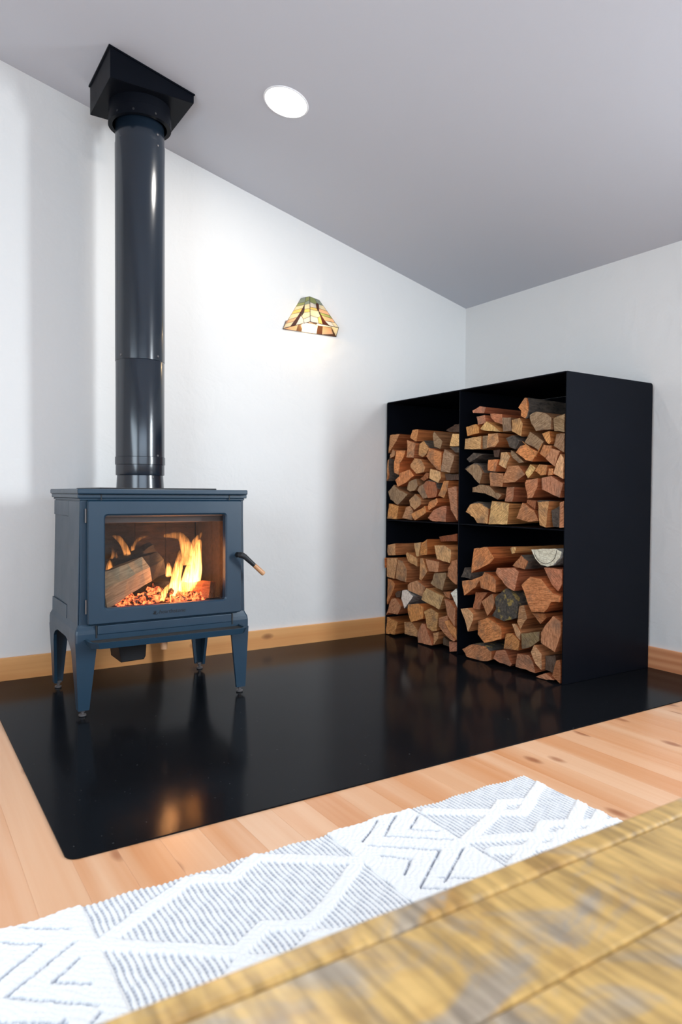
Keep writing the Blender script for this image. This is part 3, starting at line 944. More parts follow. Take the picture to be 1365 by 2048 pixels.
('LL','y',2.664,'','big pale ribbed end near the divider on top',[(3.1651,0.6031),(3.0802,0.6104),(3.0153,0.5885),(3.0171,0.5492),(3.0299,0.5126),(3.1496,0.5245)]),
('LL','p',2.672,'','flat rosy block under the pale ribbed end',[(3.2565,0.516),(3.1281,0.5101),(3.136,0.4508),(3.2279,0.4459)]),
('LL','t',2.676,'','thin brown upright in the second row',[(3.314,0.515),(3.288,0.519),(3.242,0.444),(3.292,0.386),(3.309,0.392)]),
('LL','p',2.668,'','large red-brown rippled log against the divider',[(3.0135,0.526),(2.9708,0.5369),(2.9708,0.3979),(2.9853,0.3952),(3.0544,0.437),(3.0444,0.4806)]),
('LL','g',2.672,'','knotty grey-tan log in the middle',[(3.174,0.4407),(3.0739,0.4544),(3.067,0.4318),(3.0955,0.3484),(3.1485,0.3572),(3.2035,0.3788)]),
('LL','o',2.672,'','tall orange-brown log against the outer panel',[(3.633,0.3612),(3.5929,0.3563),(3.5542,0.3312),(3.5745,0.2828),(3.6297,0.1957),(3.633,0.219)]),
('LL','t',2.672,'','tan angular log right above the yellowish slab',[(3.3884,0.3625),(3.3322,0.3806),(3.2636,0.3492),(3.2931,0.2872),(3.4141,0.312),(3.4141,0.3444)]),
('LL','y',2.662,'','yellowish slab with orange upper edge at the centre',[(3.2547,0.3125),(3.2243,0.3479),(3.0858,0.3145),(3.1221,0.2349),(3.2724,0.2742)]),
('LL','w',2.668,'','white splintery birch wedge',[(3.478,0.302),(3.4308,0.312),(3.3572,0.2829),(3.3936,0.2439),(3.4481,0.1949),(3.4862,0.2512)]),
('LL','p',2.668,'','brown log with a tail-like orange splinter',[(3.581,0.2371),(3.5453,0.246),(3.4849,0.2024),(3.5225,0.1469),(3.6157,0.1459),(3.6325,0.1271),(3.6018,0.1994)]),
('LL','o',2.662,'','red-orange cube below the birch wedge',[(3.4017,0.2272),(3.3072,0.2433),(3.2617,0.2281),(3.2662,0.1586),(3.3705,0.1229),(3.4017,0.171)]),
('LL','t',2.672,'','dull tan tall log right of the red-orange cube',[(3.2557,0.2043),(3.2013,0.2315),(3.1412,0.2092),(3.1509,0.1063),(3.1868,0.0966),(3.2295,0.1131)]),
('LL','p',2.668,'','greyish-pink slanted log near the bottom by divider',[(3.1345,0.1834),(3.053,0.2106),(3.0414,0.1864),(3.0782,0.1728),(3.0326,0.1233),(2.9734,0.0845),(2.9783,0.0767),(3.052,0.0893),(3.1336,0.1369)]),
('LL','o',2.664,'','vivid orange rippled split near the bottom',[(3.0667,0.1747),(3.0292,0.1885),(2.97,0.144),(2.97,0.0857),(3.0223,0.1203)]),
('LL','p',2.658,'','long rosy leaf-shaped log against the divider',[(3.0709,0.3043),(3.0185,0.293),(2.9726,0.2584),(2.9726,0.1873),(2.9735,0.162),(3.0391,0.2172)]),
('LL','w',2.672,'','white birch bark piece against the divider',[(3.0273,0.3419),(2.979,0.3732),(2.9705,0.3647),(2.9705,0.2633),(2.9989,0.3012)]),
('LL','r',2.682,'','red sliver between yellowish slab and birch bark',[(3.1011,0.3389),(3.0418,0.3463),(3.0445,0.3061),(3.0792,0.3161)]),
('LL','o',2.668,'','fibrous orange log on the hearth by outer panel',[(3.633,0.114),(3.615,0.115),(3.521,0.099),(3.542,0.018),(3.633,0.009)]),
('LL','t',2.672,'','olive-tan log second on the hearth',[(3.4484,0.112),(3.377,0.1188),(3.3249,0.0754),(3.3307,0.0378),(3.4474,0.0378)]),
('LL','p',2.668,'','ridged greyish-pink wedge on the hearth',[(3.279,0.129),(3.253,0.129),(3.176,0.017),(3.309,0.009),(3.317,0.061)]),
('LL','t',2.668,'','slim tan pointed split standing on the hearth',[(3.168,0.0909),(3.1199,0.1067),(3.1304,0.063),(3.1671,0.021)]),
('LL','p',2.672,'','small rosy square stub by the divider foot',[(3.0359,0.0648),(2.9701,0.0717),(2.9701,0.0216),(3.0271,0.008)]),
('LL','r',2.752,'','dark red log lying far back on top',[(3.2369,0.6475),(3.0622,0.6757),(3.0615,0.6326),(3.2221,0.6193)]),
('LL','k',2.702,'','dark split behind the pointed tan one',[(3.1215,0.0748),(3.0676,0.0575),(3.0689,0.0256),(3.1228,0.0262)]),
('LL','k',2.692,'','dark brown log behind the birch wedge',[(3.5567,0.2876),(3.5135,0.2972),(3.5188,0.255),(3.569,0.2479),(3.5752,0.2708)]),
('LR','o',2.664,'','big rippled orange wedge heading the top row',[(2.844,0.607),(2.734,0.624),(2.675,0.57),(2.713,0.535),(2.856,0.474)]),
('LR','b',2.672,'','small mossy bark stub near the divider',[(2.9417,0.442),(2.9113,0.498),(2.8622,0.4686),(2.8651,0.4381)]),
('LR','o',2.666,'','orange wedge log with dark moss by the divider',[(2.9285,0.4217),(2.8546,0.4342),(2.7712,0.4658),(2.8153,0.4016),(2.9074,0.3441)]),
('LR','o',2.666,'','tan-orange boxy log with red top second row',[(2.7483,0.488),(2.6946,0.4705),(2.6721,0.451),(2.6799,0.3865),(2.7766,0.4021),(2.7834,0.4383)]),
('LR','p',2.668,'','broad rosy log shaped like an arrowhead',[(2.6645,0.5181),(2.5422,0.529),(2.5124,0.5121),(2.5403,0.4117),(2.583,0.4246),(2.6735,0.4922)]),
('LR','p',2.672,'right','brown split with peeling dark flank under the birch round',[(2.558,0.539),(2.499,0.597),(2.458,0.57),(2.475,0.529)]),
('LR','y',2.672,'','pale peach board end on top',[(2.578,0.628),(2.56,0.636),(2.536,0.635),(2.541,0.605),(2.565,0.6)]),
('LR','w',2.66,'right','half-round white birch log with dark growth ring',[(2.42,0.632),(2.273,0.647),(2.237,0.634),(2.246,0.605),(2.282,0.568),(2.319,0.557),(2.363,0.561),(2.397,0.589)]),
('LR','p',2.668,'','dusty rose rippled log against the end panel',[(2.353,0.549),(2.237,0.551),(2.237,0.521),(2.237,0.478),(2.265,0.444),(2.303,0.473)]),
('LR','o',2.654,'','largest smooth orange log with a vertical crack',[(2.423,0.498),(2.356,0.494),(2.312,0.456),(2.28,0.433),(2.237,0.425),(2.242,0.396),(2.29,0.391),(2.31,0.355),(2.332,0.335),(2.409,0.328),(2.48,0.45)]),
('LR','b',2.66,'','lichen-spotted dark bark log in the middle',[(2.6629,0.3659),(2.5887,0.4189),(2.5356,0.3881),(2.5096,0.3524),(2.5221,0.2781),(2.6041,0.2482),(2.6861,0.2665),(2.6591,0.3061)]),
('LR','p',2.666,'','small tan-pink block beside the lichen-spotted log',[(2.706,0.372),(2.687,0.38),(2.673,0.34),(2.692,0.295),(2.73,0.257),(2.778,0.326)]),
('LR','r',2.684,'','recessed dark red log above the pale fang',[(2.8375,0.369),(2.7503,0.3769),(2.7899,0.3323),(2.8018,0.2788),(2.8563,0.2758)]),
('LR','y',2.662,'','pale fang-shaped split by the divider',[(2.9349,0.2658),(2.8751,0.2787),(2.8262,0.2518),(2.8292,0.2179),(2.8731,0.1491),(2.902,0.2119)]),
('LR','o',2.666,'','big boulder-like orange log lower centre',[(2.723,0.249),(2.614,0.215),(2.619,0.154),(2.754,0.107),(2.808,0.145),(2.803,0.217)]),
('LR','t',2.668,'','tan rough log left of the long dark cavity',[(2.5012,0.3417),(2.4672,0.3504),(2.4497,0.2854),(2.4827,0.2495),(2.4992,0.2214),(2.5225,0.2563)]),
('LR','y',2.672,'','thin tan slat leaning on the grey board',[(2.5576,0.2413),(2.5342,0.2452),(2.4991,0.2071),(2.501,0.1681),(2.5274,0.1856)]),
('LR','g',2.664,'','flat grey sawn board end',[(2.4847,0.2046),(2.4238,0.2205),(2.3667,0.2336),(2.3677,0.1896),(2.4276,0.1466),(2.4809,0.1279)]),
('LR','o',2.668,'','orange ragged log under the boulder-like one',[(2.5944,0.1844),(2.5537,0.1948),(2.4997,0.1626),(2.5073,0.1143),(2.6105,0.1048)]),
('LR','p',2.66,'','big rippled rosy log against the end panel',[(2.283,0.324),(2.24,0.302),(2.237,0.266),(2.237,0.241),(2.269,0.154),(2.351,0.183),(2.353,0.232),(2.325,0.276)]),
('LR','y',2.658,'','yellowish knotted log with frayed fibres near the bottom',[(2.392,0.1648),(2.3495,0.1267),(2.3503,0.0504),(2.3858,0.0735),(2.4115,0.1267)]),
('LR','p',2.66,'top','low lichen-topped oval log nearest the divider foot',[(2.901,0.049),(2.835,0.086),(2.747,0.092),(2.695,0.076),(2.697,0.029),(2.72,0.018),(2.773,0.009),(2.869,0.014)]),
('LR','p',2.672,'','rosy sloped log second on the hearth',[(2.6615,0.0837),(2.6014,0.1002),(2.5587,0.0333),(2.5693,0.0197),(2.6421,0.0245),(2.6829,0.0391)]),
('LR','p',2.668,'','rippled rosy block third on the hearth',[(2.511,0.098),(2.435,0.104),(2.412,0.073),(2.394,0.025),(2.522,0.03),(2.522,0.059)]),
('LR','p',2.664,'','small flat rosy piece in front on the hearth',[(2.3835,0.0094),(2.3303,0.0379),(2.2771,0.0163),(2.3234,0.008),(2.3667,0.008)]),
('LR','r',2.664,'','dark rosy wedge at the end panel foot',[(2.264,0.113),(2.241,0.121),(2.237,0.069),(2.237,0.01),(2.287,0.036)]),
('LR','r',2.678,'','fibrous dark red split under the largest orange log',[(2.425,0.314),(2.353,0.324),(2.339,0.306),(2.374,0.27)]),
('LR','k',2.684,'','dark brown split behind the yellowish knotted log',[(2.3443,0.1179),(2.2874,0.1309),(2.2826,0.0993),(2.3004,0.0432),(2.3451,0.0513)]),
]
FLAMES = [
(3.03,1,[(1.109,0.393,0.0490),(1.128,0.475,0.0474),(1.142,0.553,0.0399),(1.158,0.620,0.0266),(1.179,0.692,0.0057)]),
(3.02,1,[(1.059,0.407,0.0258),(1.059,0.492,0.0239),(1.064,0.558,0.0221),(1.077,0.607,0.0166),(1.082,0.646,0.0037)]),
(3.1,0,[(1.144,0.570,0.0230),(1.139,0.650,0.0288),(1.101,0.704,0.0189),(1.025,0.706,0.0055)]),
(3.1,0,[(1.165,0.610,0.0154),(1.182,0.672,0.0175),(1.211,0.719,0.0039)]),
(3.2,0,[(0.935,0.525,0.0238),(0.907,0.595,0.0181),(0.878,0.664,0.0143),(0.854,0.696,0.0124),(0.832,0.706,0.0035)]),
(3.22,0,[(0.940,0.587,0.0073),(0.929,0.649,0.0091),(0.954,0.688,0.0074),(0.998,0.700,0.0019)]),
(3.22,0,[(0.828,0.484,0.0159),(0.824,0.563,0.0159),(0.837,0.614,0.0106),(0.833,0.655,0.0018)]),
(3.2,0,[(0.867,0.507,0.0143),(0.856,0.579,0.0124),(0.845,0.634,0.0018)]),
(3.06,1,[(1.041,0.529,0.0147),(1.043,0.560,0.0147),(1.036,0.592,0.0037)]),
(2.99,1,[(0.982,0.435,0.0160),(1.008,0.477,0.0125),(1.040,0.519,0.0036)]),
(2.99,1,[(1.141,0.405,0.0225),(1.141,0.432,0.0169),(1.131,0.468,0.0037)])]

# ------------------------------------------------------------------ the stacked logs
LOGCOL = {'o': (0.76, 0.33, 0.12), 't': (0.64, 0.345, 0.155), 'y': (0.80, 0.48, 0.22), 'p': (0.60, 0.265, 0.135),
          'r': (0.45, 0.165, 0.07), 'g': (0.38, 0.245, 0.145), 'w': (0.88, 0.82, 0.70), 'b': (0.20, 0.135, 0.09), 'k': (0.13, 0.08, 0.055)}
CELLNAME = {'UL': 'upper left', 'UR': 'upper right', 'LL': 'lower left', 'LR': 'lower right'}


def log_mesh(poly, x0, length, rnd, rough, bounds):
    bm = new()
    n0 = len(poly)
    cy = sum(p[0] for p in poly) / n0
    cz = sum(p[1] for p in poly) / n0
    ring = []
    for i, a in enumerate(poly):
        b = poly[(i + 1) % n0]
        d = math.hypot(b[0] - a[0], b[1] - a[1])
        k = max(1, min(4, int(d / 0.022)))
        for j in range(k):
            t = j / k
            jit = 0.0 if j == 0 else rough
            ring.append((a[0] + (b[0] - a[0]) * t + rnd.uniform(-jit, jit), a[1] + (b[1] - a[1]) * t + rnd.uniform(-jit, jit)))
    n = len(ring)
    ty, tz = rnd.uniform(-0.10, 0.10), rnd.uniform(-0.08, 0.08)
    lo_y, hi_y, lo_z, hi_z = bounds
    nx = 5
    rows = []
    dy_, dz_ = 0.0, 0.0
    for s in range(nx + 1):
        u = s / nx
        sc = 1.0 - 0.13 * u
        row = []
        for (y, z) in ring:
            yy = cy + (y - cy) * sc + dy_ * u
            zz = cz + (z - cz) * sc + dz_ * u
            if s:
                yy += rnd.uniform(-rough, rough) * 0.6 * sc
                zz += rnd.uniform(-rough, rough) * 0.6 * sc
            xx = x0 + length * u
            if s == 0:
                xx += (y - cy) * ty + (z - cz) * tz + rnd.uniform(-0.0015, 0.0015)
            row.append(bm.verts.new((xx, min(max(yy, lo_y), hi_y), min(max(zz, lo_z), hi_z))))
        rows.append(row)
    for A, B in zip(rows, rows[1:]):
        for k in range(n):
            f = bm.faces.new((A[k], A[(k + 1) % n], B[(k + 1) % n], B[k]))
            f.material_index = 1
    f = bm.faces.new(rows[0][::-1])
    f.material_index = 0
    f2 = bm.faces.new(rows[-1])
    f2.material_index = 1
    # inner ring so the face can be broken up a little
    r = bmesh.ops.inset_region(bm, faces=[f], thickness=0.006, depth=0.0)
    vs = {v for v in f.verts}
    for v in vs:
        v.co.x -= rnd.uniform(-0.001, 0.0035)
    bmesh.ops.triangulate(bm, faces=[f, f2])
    return bm, ring, (cy, cz), rows


def bark_strip(ring, c, x0, length, rnd, mode):
    """a shell of bark over the edges that face up ('top') or towards the front of the room ('right')."""
    n = len(ring)
    sel = []
    for i in range(n):
        a, b = ring[i], ring[(i + 1) % n]
        ny, nz = (b[1] - a[1]), -(b[0] - a[0])
        l = math.hypot(ny, nz) or 1
        ny, nz = ny / l, nz / l
        if (mode == 'top' and nz > 0.35) or (mode == 'right' and ny < -0.35):
            sel.append(i)
    if not sel:
        return None
    # longest run
    sel_set = set(sel)
    best = []
    for s in sel:
        run = [s]
        while (run[-1] + 1) % n in sel_set and len(run) < n:
            run.append((run[-1] + 1) % n)
        if len(run) > len(best):
            best = run
    pts = [ring[i] for i in best] + [ring[(best[-1] + 1) % n]]
    bm = new()
    nx = 7
    grid_o, grid_i = [], []
    for s in range(nx + 1):
        u = s / nx
        sc = 1 - 0.13 * u
        ro, ri = [], []
        for j, (y, z) in enumerate(pts):
            dy, dz = y - c[0], z - c[1]
            l = math.hypot(dy, dz) or 1
            h = (0.002 + rnd.uniform(0, 0.005)) * (0.35 if j in (0, len(pts) - 1) else 1)
            yy, zz = c[0] + dy * sc, c[1] + dz * sc
            xx = x0 + 0.004 + rnd.uniform(-0.006, 0.006) + (length - 0.02) * u
            ro.append(bm.verts.new((xx, yy + dy / l * h, zz + dz / l * h)))
            ri.append(bm.verts.new((xx, yy - dy / l * 0.003, zz - dz / l * 0.003)))
        grid_o.append(ro)
        grid_i.append(ri)
    m_ = len(pts)
    for s in range(nx):
        for j in range(m_ - 1):
            bm.faces.new((grid_o[s][j], grid_o[s][j + 1], grid_o[s + 1][j + 1], grid_o[s + 1][j]))
            bm.faces.new((grid_i[s][j], grid_i[s + 1][j], grid_i[s + 1][j + 1], grid_i[s][j + 1]))
        for j in (0, m_ - 1):
            bm.faces.new((grid_o[s][j], grid_o[s + 1][j], grid_i[s + 1][j], grid_i[s][j]))
    for s in (0, nx):
        for j in range(m_ - 1):
            bm.faces.new((grid_o[s][j], grid_i[s][j], grid_i[s][j + 1], grid_o[s][j + 1]))
    return bm


for (cell, kind, x0, bark, phrase, poly) in LOGS:
    rnd = random.Random(phrase)
    length = min(rnd.uniform(0.37, 0.43), RX1 - 0.02 - x0)
    rough = 0.0028 if kind in 'bkg' else 0.0018
    bounds = ((2.968, 3.635) if cell in ('UL', 'LL') else (2.235, 2.952)) + ((0.742, 1.46) if cell[0] == 'U' else (0.0065, 0.728))
    bm, ring, c, rows = log_mesh(poly, x0, length, rnd, rough, bounds)
    lich = 'lichen' in phrase
    mats = [M['cut'], M['side']]
    if kind == 'b':
        mats = [M['bark_lichen'] if lich else M['bark']] * 2
    elif kind == 'w':
        mats = [M['cut_birch'], M['bark_birch']]
    o = mesh_obj('split_log', bm, mats, loc=(x0 + length / 2, c[0], c[1]))
    col = LOGCOL[kind]
    k = rnd.uniform(0.85, 1.12)
    o.color = (min(col[0] * k * rnd.uniform(0.95, 1.05), 1), min(col[1] * k * rnd.uniform(0.93, 1.07), 1), min(col[2] * k * rnd.uniform(0.9, 1.1), 1), 1)
    tag(o, phrase + ', ' + CELLNAME[cell] + ' rack cell', 'log', 'split logs in the ' + CELLNAME[cell] + ' rack cell')
    if bark:
        b = bark_strip(ring, c, x0, length, rnd, bark)
        if b:
            mesh_obj('bark', b, M['bark_birch'] if kind == 'w' else (M['bark_lichen'] if lich else M['bark']), o, label='rough dark bark')

# the growth ring of the pale half-round log is a stain in the wood: a thin dark inlay
ring_log = [o for o in bpy.data.objects if o.get('label', '').startswith('half-round white birch')][0]
bm = new()
_lg = [l for l in LOGS if l[4].startswith('half-round white birch')][0]
_py = [q[0] for q in _lg[5]]
_pz = [q[1] for q in _lg[5]]
cyy, zt = (max(_py) + min(_py)) / 2 + 0.006, max(_pz)
ww, hh = (max(_py) - min(_py)) / 2, max(_pz) - min(_pz)
tube(bm, [(_lg[2] - 0.0035, cyy + ww * 0.76 * math.cos(a), zt - 0.008 - hh * 0.76 * math.sin(a)) for a in [math.radians(180 * k / 24) for k in range(25)]], 0.0012, 6)
mesh_obj('growth_ring', bm, M['bark'], ring_log)

# slivers of split wood hanging over the upper right cell
for (pts, ph) in (([(2.655, 2.395, 1.086), (2.640, 2.43, 1.135), (2.632, 2.465, 1.165)], 'thin pale splinter sticking out over the broad light orange log, upper right rack cell'),
                  ([(2.652, 2.395, 1.095), (2.638, 2.36, 1.122), (2.628, 2.335, 1.150)], 'thin orange splinter lying across the grey diamond end, upper right rack cell')):
    o = mesh_obj('wood_splinter', tube(new(), pts, [0.0022, 0.003, 0.0012], 6), M['side'], loc=pts[0])
    o.color = (0.75, 0.48, 0.22, 1)
    tag(o, ph, 'splinter', 'splinters on the stacked logs')

# ------------------------------------------------------------------ the fire in the stove
def flame_material(name, strength):
    m, nt, p = mat(name)
    nt.nodes.remove(p)
    out = nt.nodes['Material Output']
    tc = node(nt, 'ShaderNodeTexCoord')
    mp = node(nt, 'ShaderNodeMapping')
    mp.inputs['Scale'].default_value = (75, 75, 8)
    L(nt, tc.outputs['Object'], mp.inputs['Vector'])
    n = noise(nt, mp.outputs[0], 1.0, 3, 0.55, 1.6)
    f = ramp(nt, n, [(0.42, (0.01, 0.01, 0.01)), (0.66, (1, 1, 1))])
    em = node(nt, 'ShaderNodeEmission')
    em.inputs['Color'].default_value = (1.0, 0.36, 0.085, 1)
    sep = node(nt, 'ShaderNodeSeparateXYZ')
    L(nt, tc.outputs['Generated'], sep.inputs[0])
    fade = ramp(nt, sep.outputs['Z'], [(0.0, (1, 1, 1)), (0.55, (0.55, 0.55, 0.55)), (1.0, (0.12, 0.12, 0.12))])
    L(nt, math_n(nt, 'MULTIPLY', math_n(nt, 'MULTIPLY', f, fade), strength), em.inputs['Strength'])
    L(nt, em.outputs[0], out.inputs['Volume'])
    return m


M['flame_hot'] = flame_material('flame_hot', 620)
M['flame_soft'] = flame_material('flame_soft', 150)
m, nt, p = mat('embers')
n = noise(nt, coords(nt, (1, 1, 1)), 34, 4, 0.7)
L(nt, ramp(nt, n, [(0.4, (0.02, 0.012, 0.01)), (0.6, (0.12, 0.03, 0.015))]), p.inputs['Base Color'])
p.inputs['Emission Color'].default_value = (1.0, 0.16, 0.045, 1)
L(nt, math_n(nt, 'MULTIPLY', ramp(nt, n, [(0.46, (0, 0, 0)), (0.66, (1, 1, 1))]), 4.0), p.inputs['Emission Strength'])
M['ember'] = m

fire = thing('log_fire', 'orange and yellow log fire burning behind the stove glass', 'fire', (1.0, 3.08, 0.418))
for (ylev, hot, pts) in FLAMES:
    bm = new()
    cp = []
    rr = []
    # resample with a smooth curve
    P_ = [Vector((a, ylev, b)) for a, b, w_ in pts]
    W_ = [w_ for a, b, w_ in pts]
    for i in range(len(P_) - 1):
        p0, p1, p2, p3 = P_[max(i - 1, 0)], P_[i], P_[i + 1], P_[min(i + 2, len(P_) - 1)]
        for s in range(6):
            t = s / 6
            q = 0.5 * ((2 * p1) + (p2 - p0) * t + (2 * p0 - 5 * p1 + 4 * p2 - p3) * t * t + (3 * p1 - p0 - 3 * p2 + p3) * t ** 3)
            q.y += 0.008 * math.sin(2.1 * (t + i))
            cp.append(q)
            w_ = W_[i] + (W_[i + 1] - W_[i]) * t
            rr.append((w_, max(w_ * 0.75, 0.002)))
    cp.append(P_[-1])
    rr.append((0.001, 0.001))
    tube(bm, cp, rr, 14)
    mesh_obj('flame', bm, M['flame_hot'] if hot else M['flame_soft'], fire, loc=P_[0])
bm = new()
er = random.Random(3)
for k in range(75):
    xx, yy = er.uniform(0.80, 1.17), er.uniform(2.945, 3.16)
    s = er.uniform(0.009, 0.026)
    mt = Matrix.Translation((xx, yy, 0.425 + er.uniform(0, 0.05) * max(0, 1 - abs(xx - 0.99) / 0.2))) @ Matrix.Rotation(er.uniform(0, 6), 4, Vector((er.random(), er.random(), er.random() + 0.1)).normalized()) @ Matrix.Diagonal((s * er.uniform(1, 2.2), s * 0.8, s * 0.6, 1))
    r_ = bmesh.ops.create_cube(bm, size=1.6, matrix=mt)
    for v in r_['verts']:
        v.co += Vector((er.uniform(-1, 1), er.uniform(-1, 1), er.uniform(-1, 1))) * s * 0.35
mesh_obj('ember_bed', bm, M['ember'], fire, kind='stuff')
pl = bpy.data.lights.new('fire_light', 'POINT')
pl.energy = 2.5
pl.color = (1.0, 0.42, 0.14)
pl.shadow_soft_size = 0.05
po = bpy.data.objects.new('fire_light', pl)
po.location = (1.04, 3.09, 0.60)
COL.objects.link(po)

# logs inside the firebox
M['ash_wood'] = side_wood('ash_grey_log', (0.46, 0.42, 0.38), (1.0, 0.98, 0.94))
M['char'] = bark_mat('charred_wood', (0.005, 0.0045, 0.004), (0.024, 0.02, 0.018))


def fire_log(name, a, b, sec_a, sec_b, mats, label, charred=0.75, seed=1):
    """prism from a to b; sec = outline of (u,v) across the log; the last stretch is charred."""
    a, b = Vector(a), Vector(b)
    t = (b - a).normalized()
    side = t.cross(Vector((0, 0, 1))).normalized()
    up = side.cross(t)
    rnd = random.Random(seed)
    bm = new()
    rows = []
    nseg = 8
    for s in range(nseg + 1):
        u = s / nseg
        row = []
        for (pa, pb) in zip(sec_a, sec_b):
            q = (pa[0] + (pb[0] - pa[0]) * u, pa[1] + (pb[1] - pa[1]) * u)
            row.append(bm.verts.new(a + (b - a) * u + side * (q[0] + rnd.uniform(-.005, .005)) + up * (q[1] + rnd.uniform(-.005, .005))))
        rows.append(row)
    n = len(sec_a)
    for i, (A, B) in enumerate(zip(rows, rows[1:])):
        for k in range(n):
            f = bm.faces.new((A[k], A[(k + 1) % n], B[(k + 1) % n], B[k]))
            f.material_index = 1 if (i + 0.5) / nseg > charred else 0
    bm.faces.new(rows[0][::-1]).material_index = 0
    bm.faces.new(rows[-1]).material_index = 1
    o = mesh_obj(name, bm, mats, loc=(a + b) / 2)
    q = Vector((1, 0, 0)).rotation_difference(t)      # the object's x axis lies along the log
    o.data.transform(q.to_matrix().to_4x4().inverted())
    o.rotation_euler = q.to_euler()
    tag(o, label, 'log', 'logs burning in the stove')
    return o


s1 = [(-0.07, -0.062), (0.062, -0.068), (0.075, 0.015), (0.03, 0.068), (-0.055, 0.052)]
s1b = [(q[0] * 0.75, q[1] * 0.75) for q in s1]
o = fire_log('burning_log', (0.700, 3.000, 0.490), (1.005, 3.130, 0.588), s1, s1b, [M['ash_wood'], M['char']], 'pale grey-tan split log leaning across the fire inside the stove', 0.72, 1)
o.color = (0.62, 0.49, 0.32, 1)
s2 = [(-0.06, -0.03), (0.05, -0.035), (0.055, 0.03), (-0.02, 0.045)]
o = fire_log('burning_log', (1.215, 2.985, 0.460), (1.00, 3.16, 0.450), s2, s2, [M['cut'], M['char']], 'short orange log glowing at the fire, beside the stove glass edge', 0.6, 2)
o.color = (0.75, 0.22, 0.09, 1)
s3 = [(-0.05, -0.04), (0.05, -0.045), (0.05, 0.03), (0.0, 0.05), (-0.05, 0.02)]
fire_log('burning_log', (0.72, 3.26, 0.462), (1.14, 3.29, 0.470), s3, s3, [M['char'], M['char']], 'black charred log at the rear of the stove fire', 0.9, 3)
s4 = [(-0.035, -0.035), (0.04, -0.035), (0.04, 0.03), (-0.01, 0.045), (-0.04, 0.02)]
fire_log('burning_log', (0.84, 3.215, 0.560), (1.02, 3.22, 0.635), s4, [(q[0] * .8, q[1] * .8) for q in s4], [M['char'], M['char']], 'black charred chunk resting on top behind the pale log in the stove', 0.9, 4)

# ------------------------------------------------------------------ recessed ceiling light
dlx, dly = 1.495, 2.822
dl = thing('ceiling_downlight', 'round white recessed downlight glowing in the sloped ceiling', 'ceiling light', (dlx, dly, ceil_z(dlx)))
m, nt, p = mat('downlight_lens')
p.inputs['Base Color'].default_value = (0.9, 0.9, 0.9, 1)
p.inputs['Emission Color'].default_value = (1.0, 0.97, 0.94, 1)
p.inputs['Emission Strength'].default_value = 9.0
M['lens'] = m
m, nt, p = mat('white_trim')
p.inputs['Base Color'].default_value = (0.85, 0.85, 0.86, 1)
p.inputs['Roughness'].default_value = 0.4
M['trim'] = m
rot = Matrix.Translation((dlx, dly, ceil_z(dlx))) @ Matrix.Rotation(math.atan(CS), 4, 'Y')
bm = lathe(new(), 0, 0, [(0.095, -0.004), (0.1, -0.004), (0.103, -0.0005), (0.095, -0.0005), (0.095, -0.004)], 48, cap=False)
bmesh.ops.transform(bm, matrix=rot, verts=bm.verts[:])
mesh_obj('trim_ring', bm, M['trim'], dl)
bm = lathe(new(), 0, 0, [(0.095, -0.0035), (0.095, -0.0008)], 48)
bmesh.ops.transform(bm, matrix=rot, verts=bm.verts[:])
mesh_obj('lens', bm, M['lens'], dl)
ld = bpy.data.lights.new('downlight_lamp', 'AREA')
ld.shape = 'DISK'
ld.size = 0.16
ld.energy = 6
ld.color = (1.0, 0.95, 0.88)
ld.spread = math.radians(180)
lo = bpy.data.objects.new('downlight_lamp', ld)
lo.matrix_world = rot @ Matrix.Translation((0, 0, -0.008))
COL.objects.link(lo)

# ------------------------------------------------------------------ stained glass wall sconce
SXC = 2.10
sconce = thing('wall_sconce', 'small stained glass pyramid wall lamp glowing on the back wall', 'wall lamp', (SXC, WY, 1.95))


def glass_mat(name, col):
    m, nt, p = mat(name)
    nt.nodes.remove(p)
    out = nt.nodes['Material Output']
    a = node(nt, 'ShaderNodeBsdfTranslucent')
    b = node(nt, 'ShaderNodeBsdfDiffuse')
    g = node(nt, 'ShaderNodeBsdfGlossy')
    g.inputs['Roughness'].default_value = 0.15
    n = noise(nt, coords(nt, (1, 1, 1)), 45, 3, 0.6)
    c = mix(nt, n, col, tuple(min(1, k * 1.25) for k in col))
    L(nt, c, a.inputs[0])
    L(nt, c, b.inputs[0])
    m1 = node(nt, 'ShaderNodeMixShader')
    m1.inputs[0].default_value = 0.35
    L(nt, a.outputs[0], m1.inputs[1])
    L(nt, b.outputs[0], m1.inputs[2])
    m2 = node(nt, 'ShaderNodeMixShader')
    m2.inputs[0].default_value = 0.06
    L(nt, m1.outputs[0], m2.inputs[1])
    L(nt, g.outputs[0], m2.inputs[2])
    L(nt, m2.outputs[0], out.inputs[0])
    return m


G = {'cream': glass_mat('glass_cream', (0.92, 0.80, 0.62)), 'amber': glass_mat('glass_amber', (0.90, 0.70, 0.30)), 'green': glass_mat('glass_green', (0.46, 0.50, 0.22)),
     'peach': glass_mat('glass_peach', (0.90, 0.62, 0.42)), 'brown': glass_mat('glass_brown', (0.16, 0.055, 0.022)), 'white': glass_mat('glass_white', (0.95, 0.88, 0.78)), 'teal': glass_mat('glass_teal', (0.42, 0.47, 0.40))}
yw = WY - 0.004
A_ = Vector((1.925, yw, 1.858))            # rim, wall end
D_ = Vector((2.262, yw - 0.072, 1.892))    # rim, far corner
F_ = Vector((2.022, yw - 0.150, 1.880))    # rim, prow
TL = Vector((2.045, yw, 2.050))            # top at the wall
TF = Vector((2.073, yw - 0.052, 2.052))
TR = Vector((2.150, yw - 0.030, 2.048))
B_ = Vector((2.290, yw, 1.857))            # lower wall corner of the far return
TB = Vector((2.165, yw, 2.048))


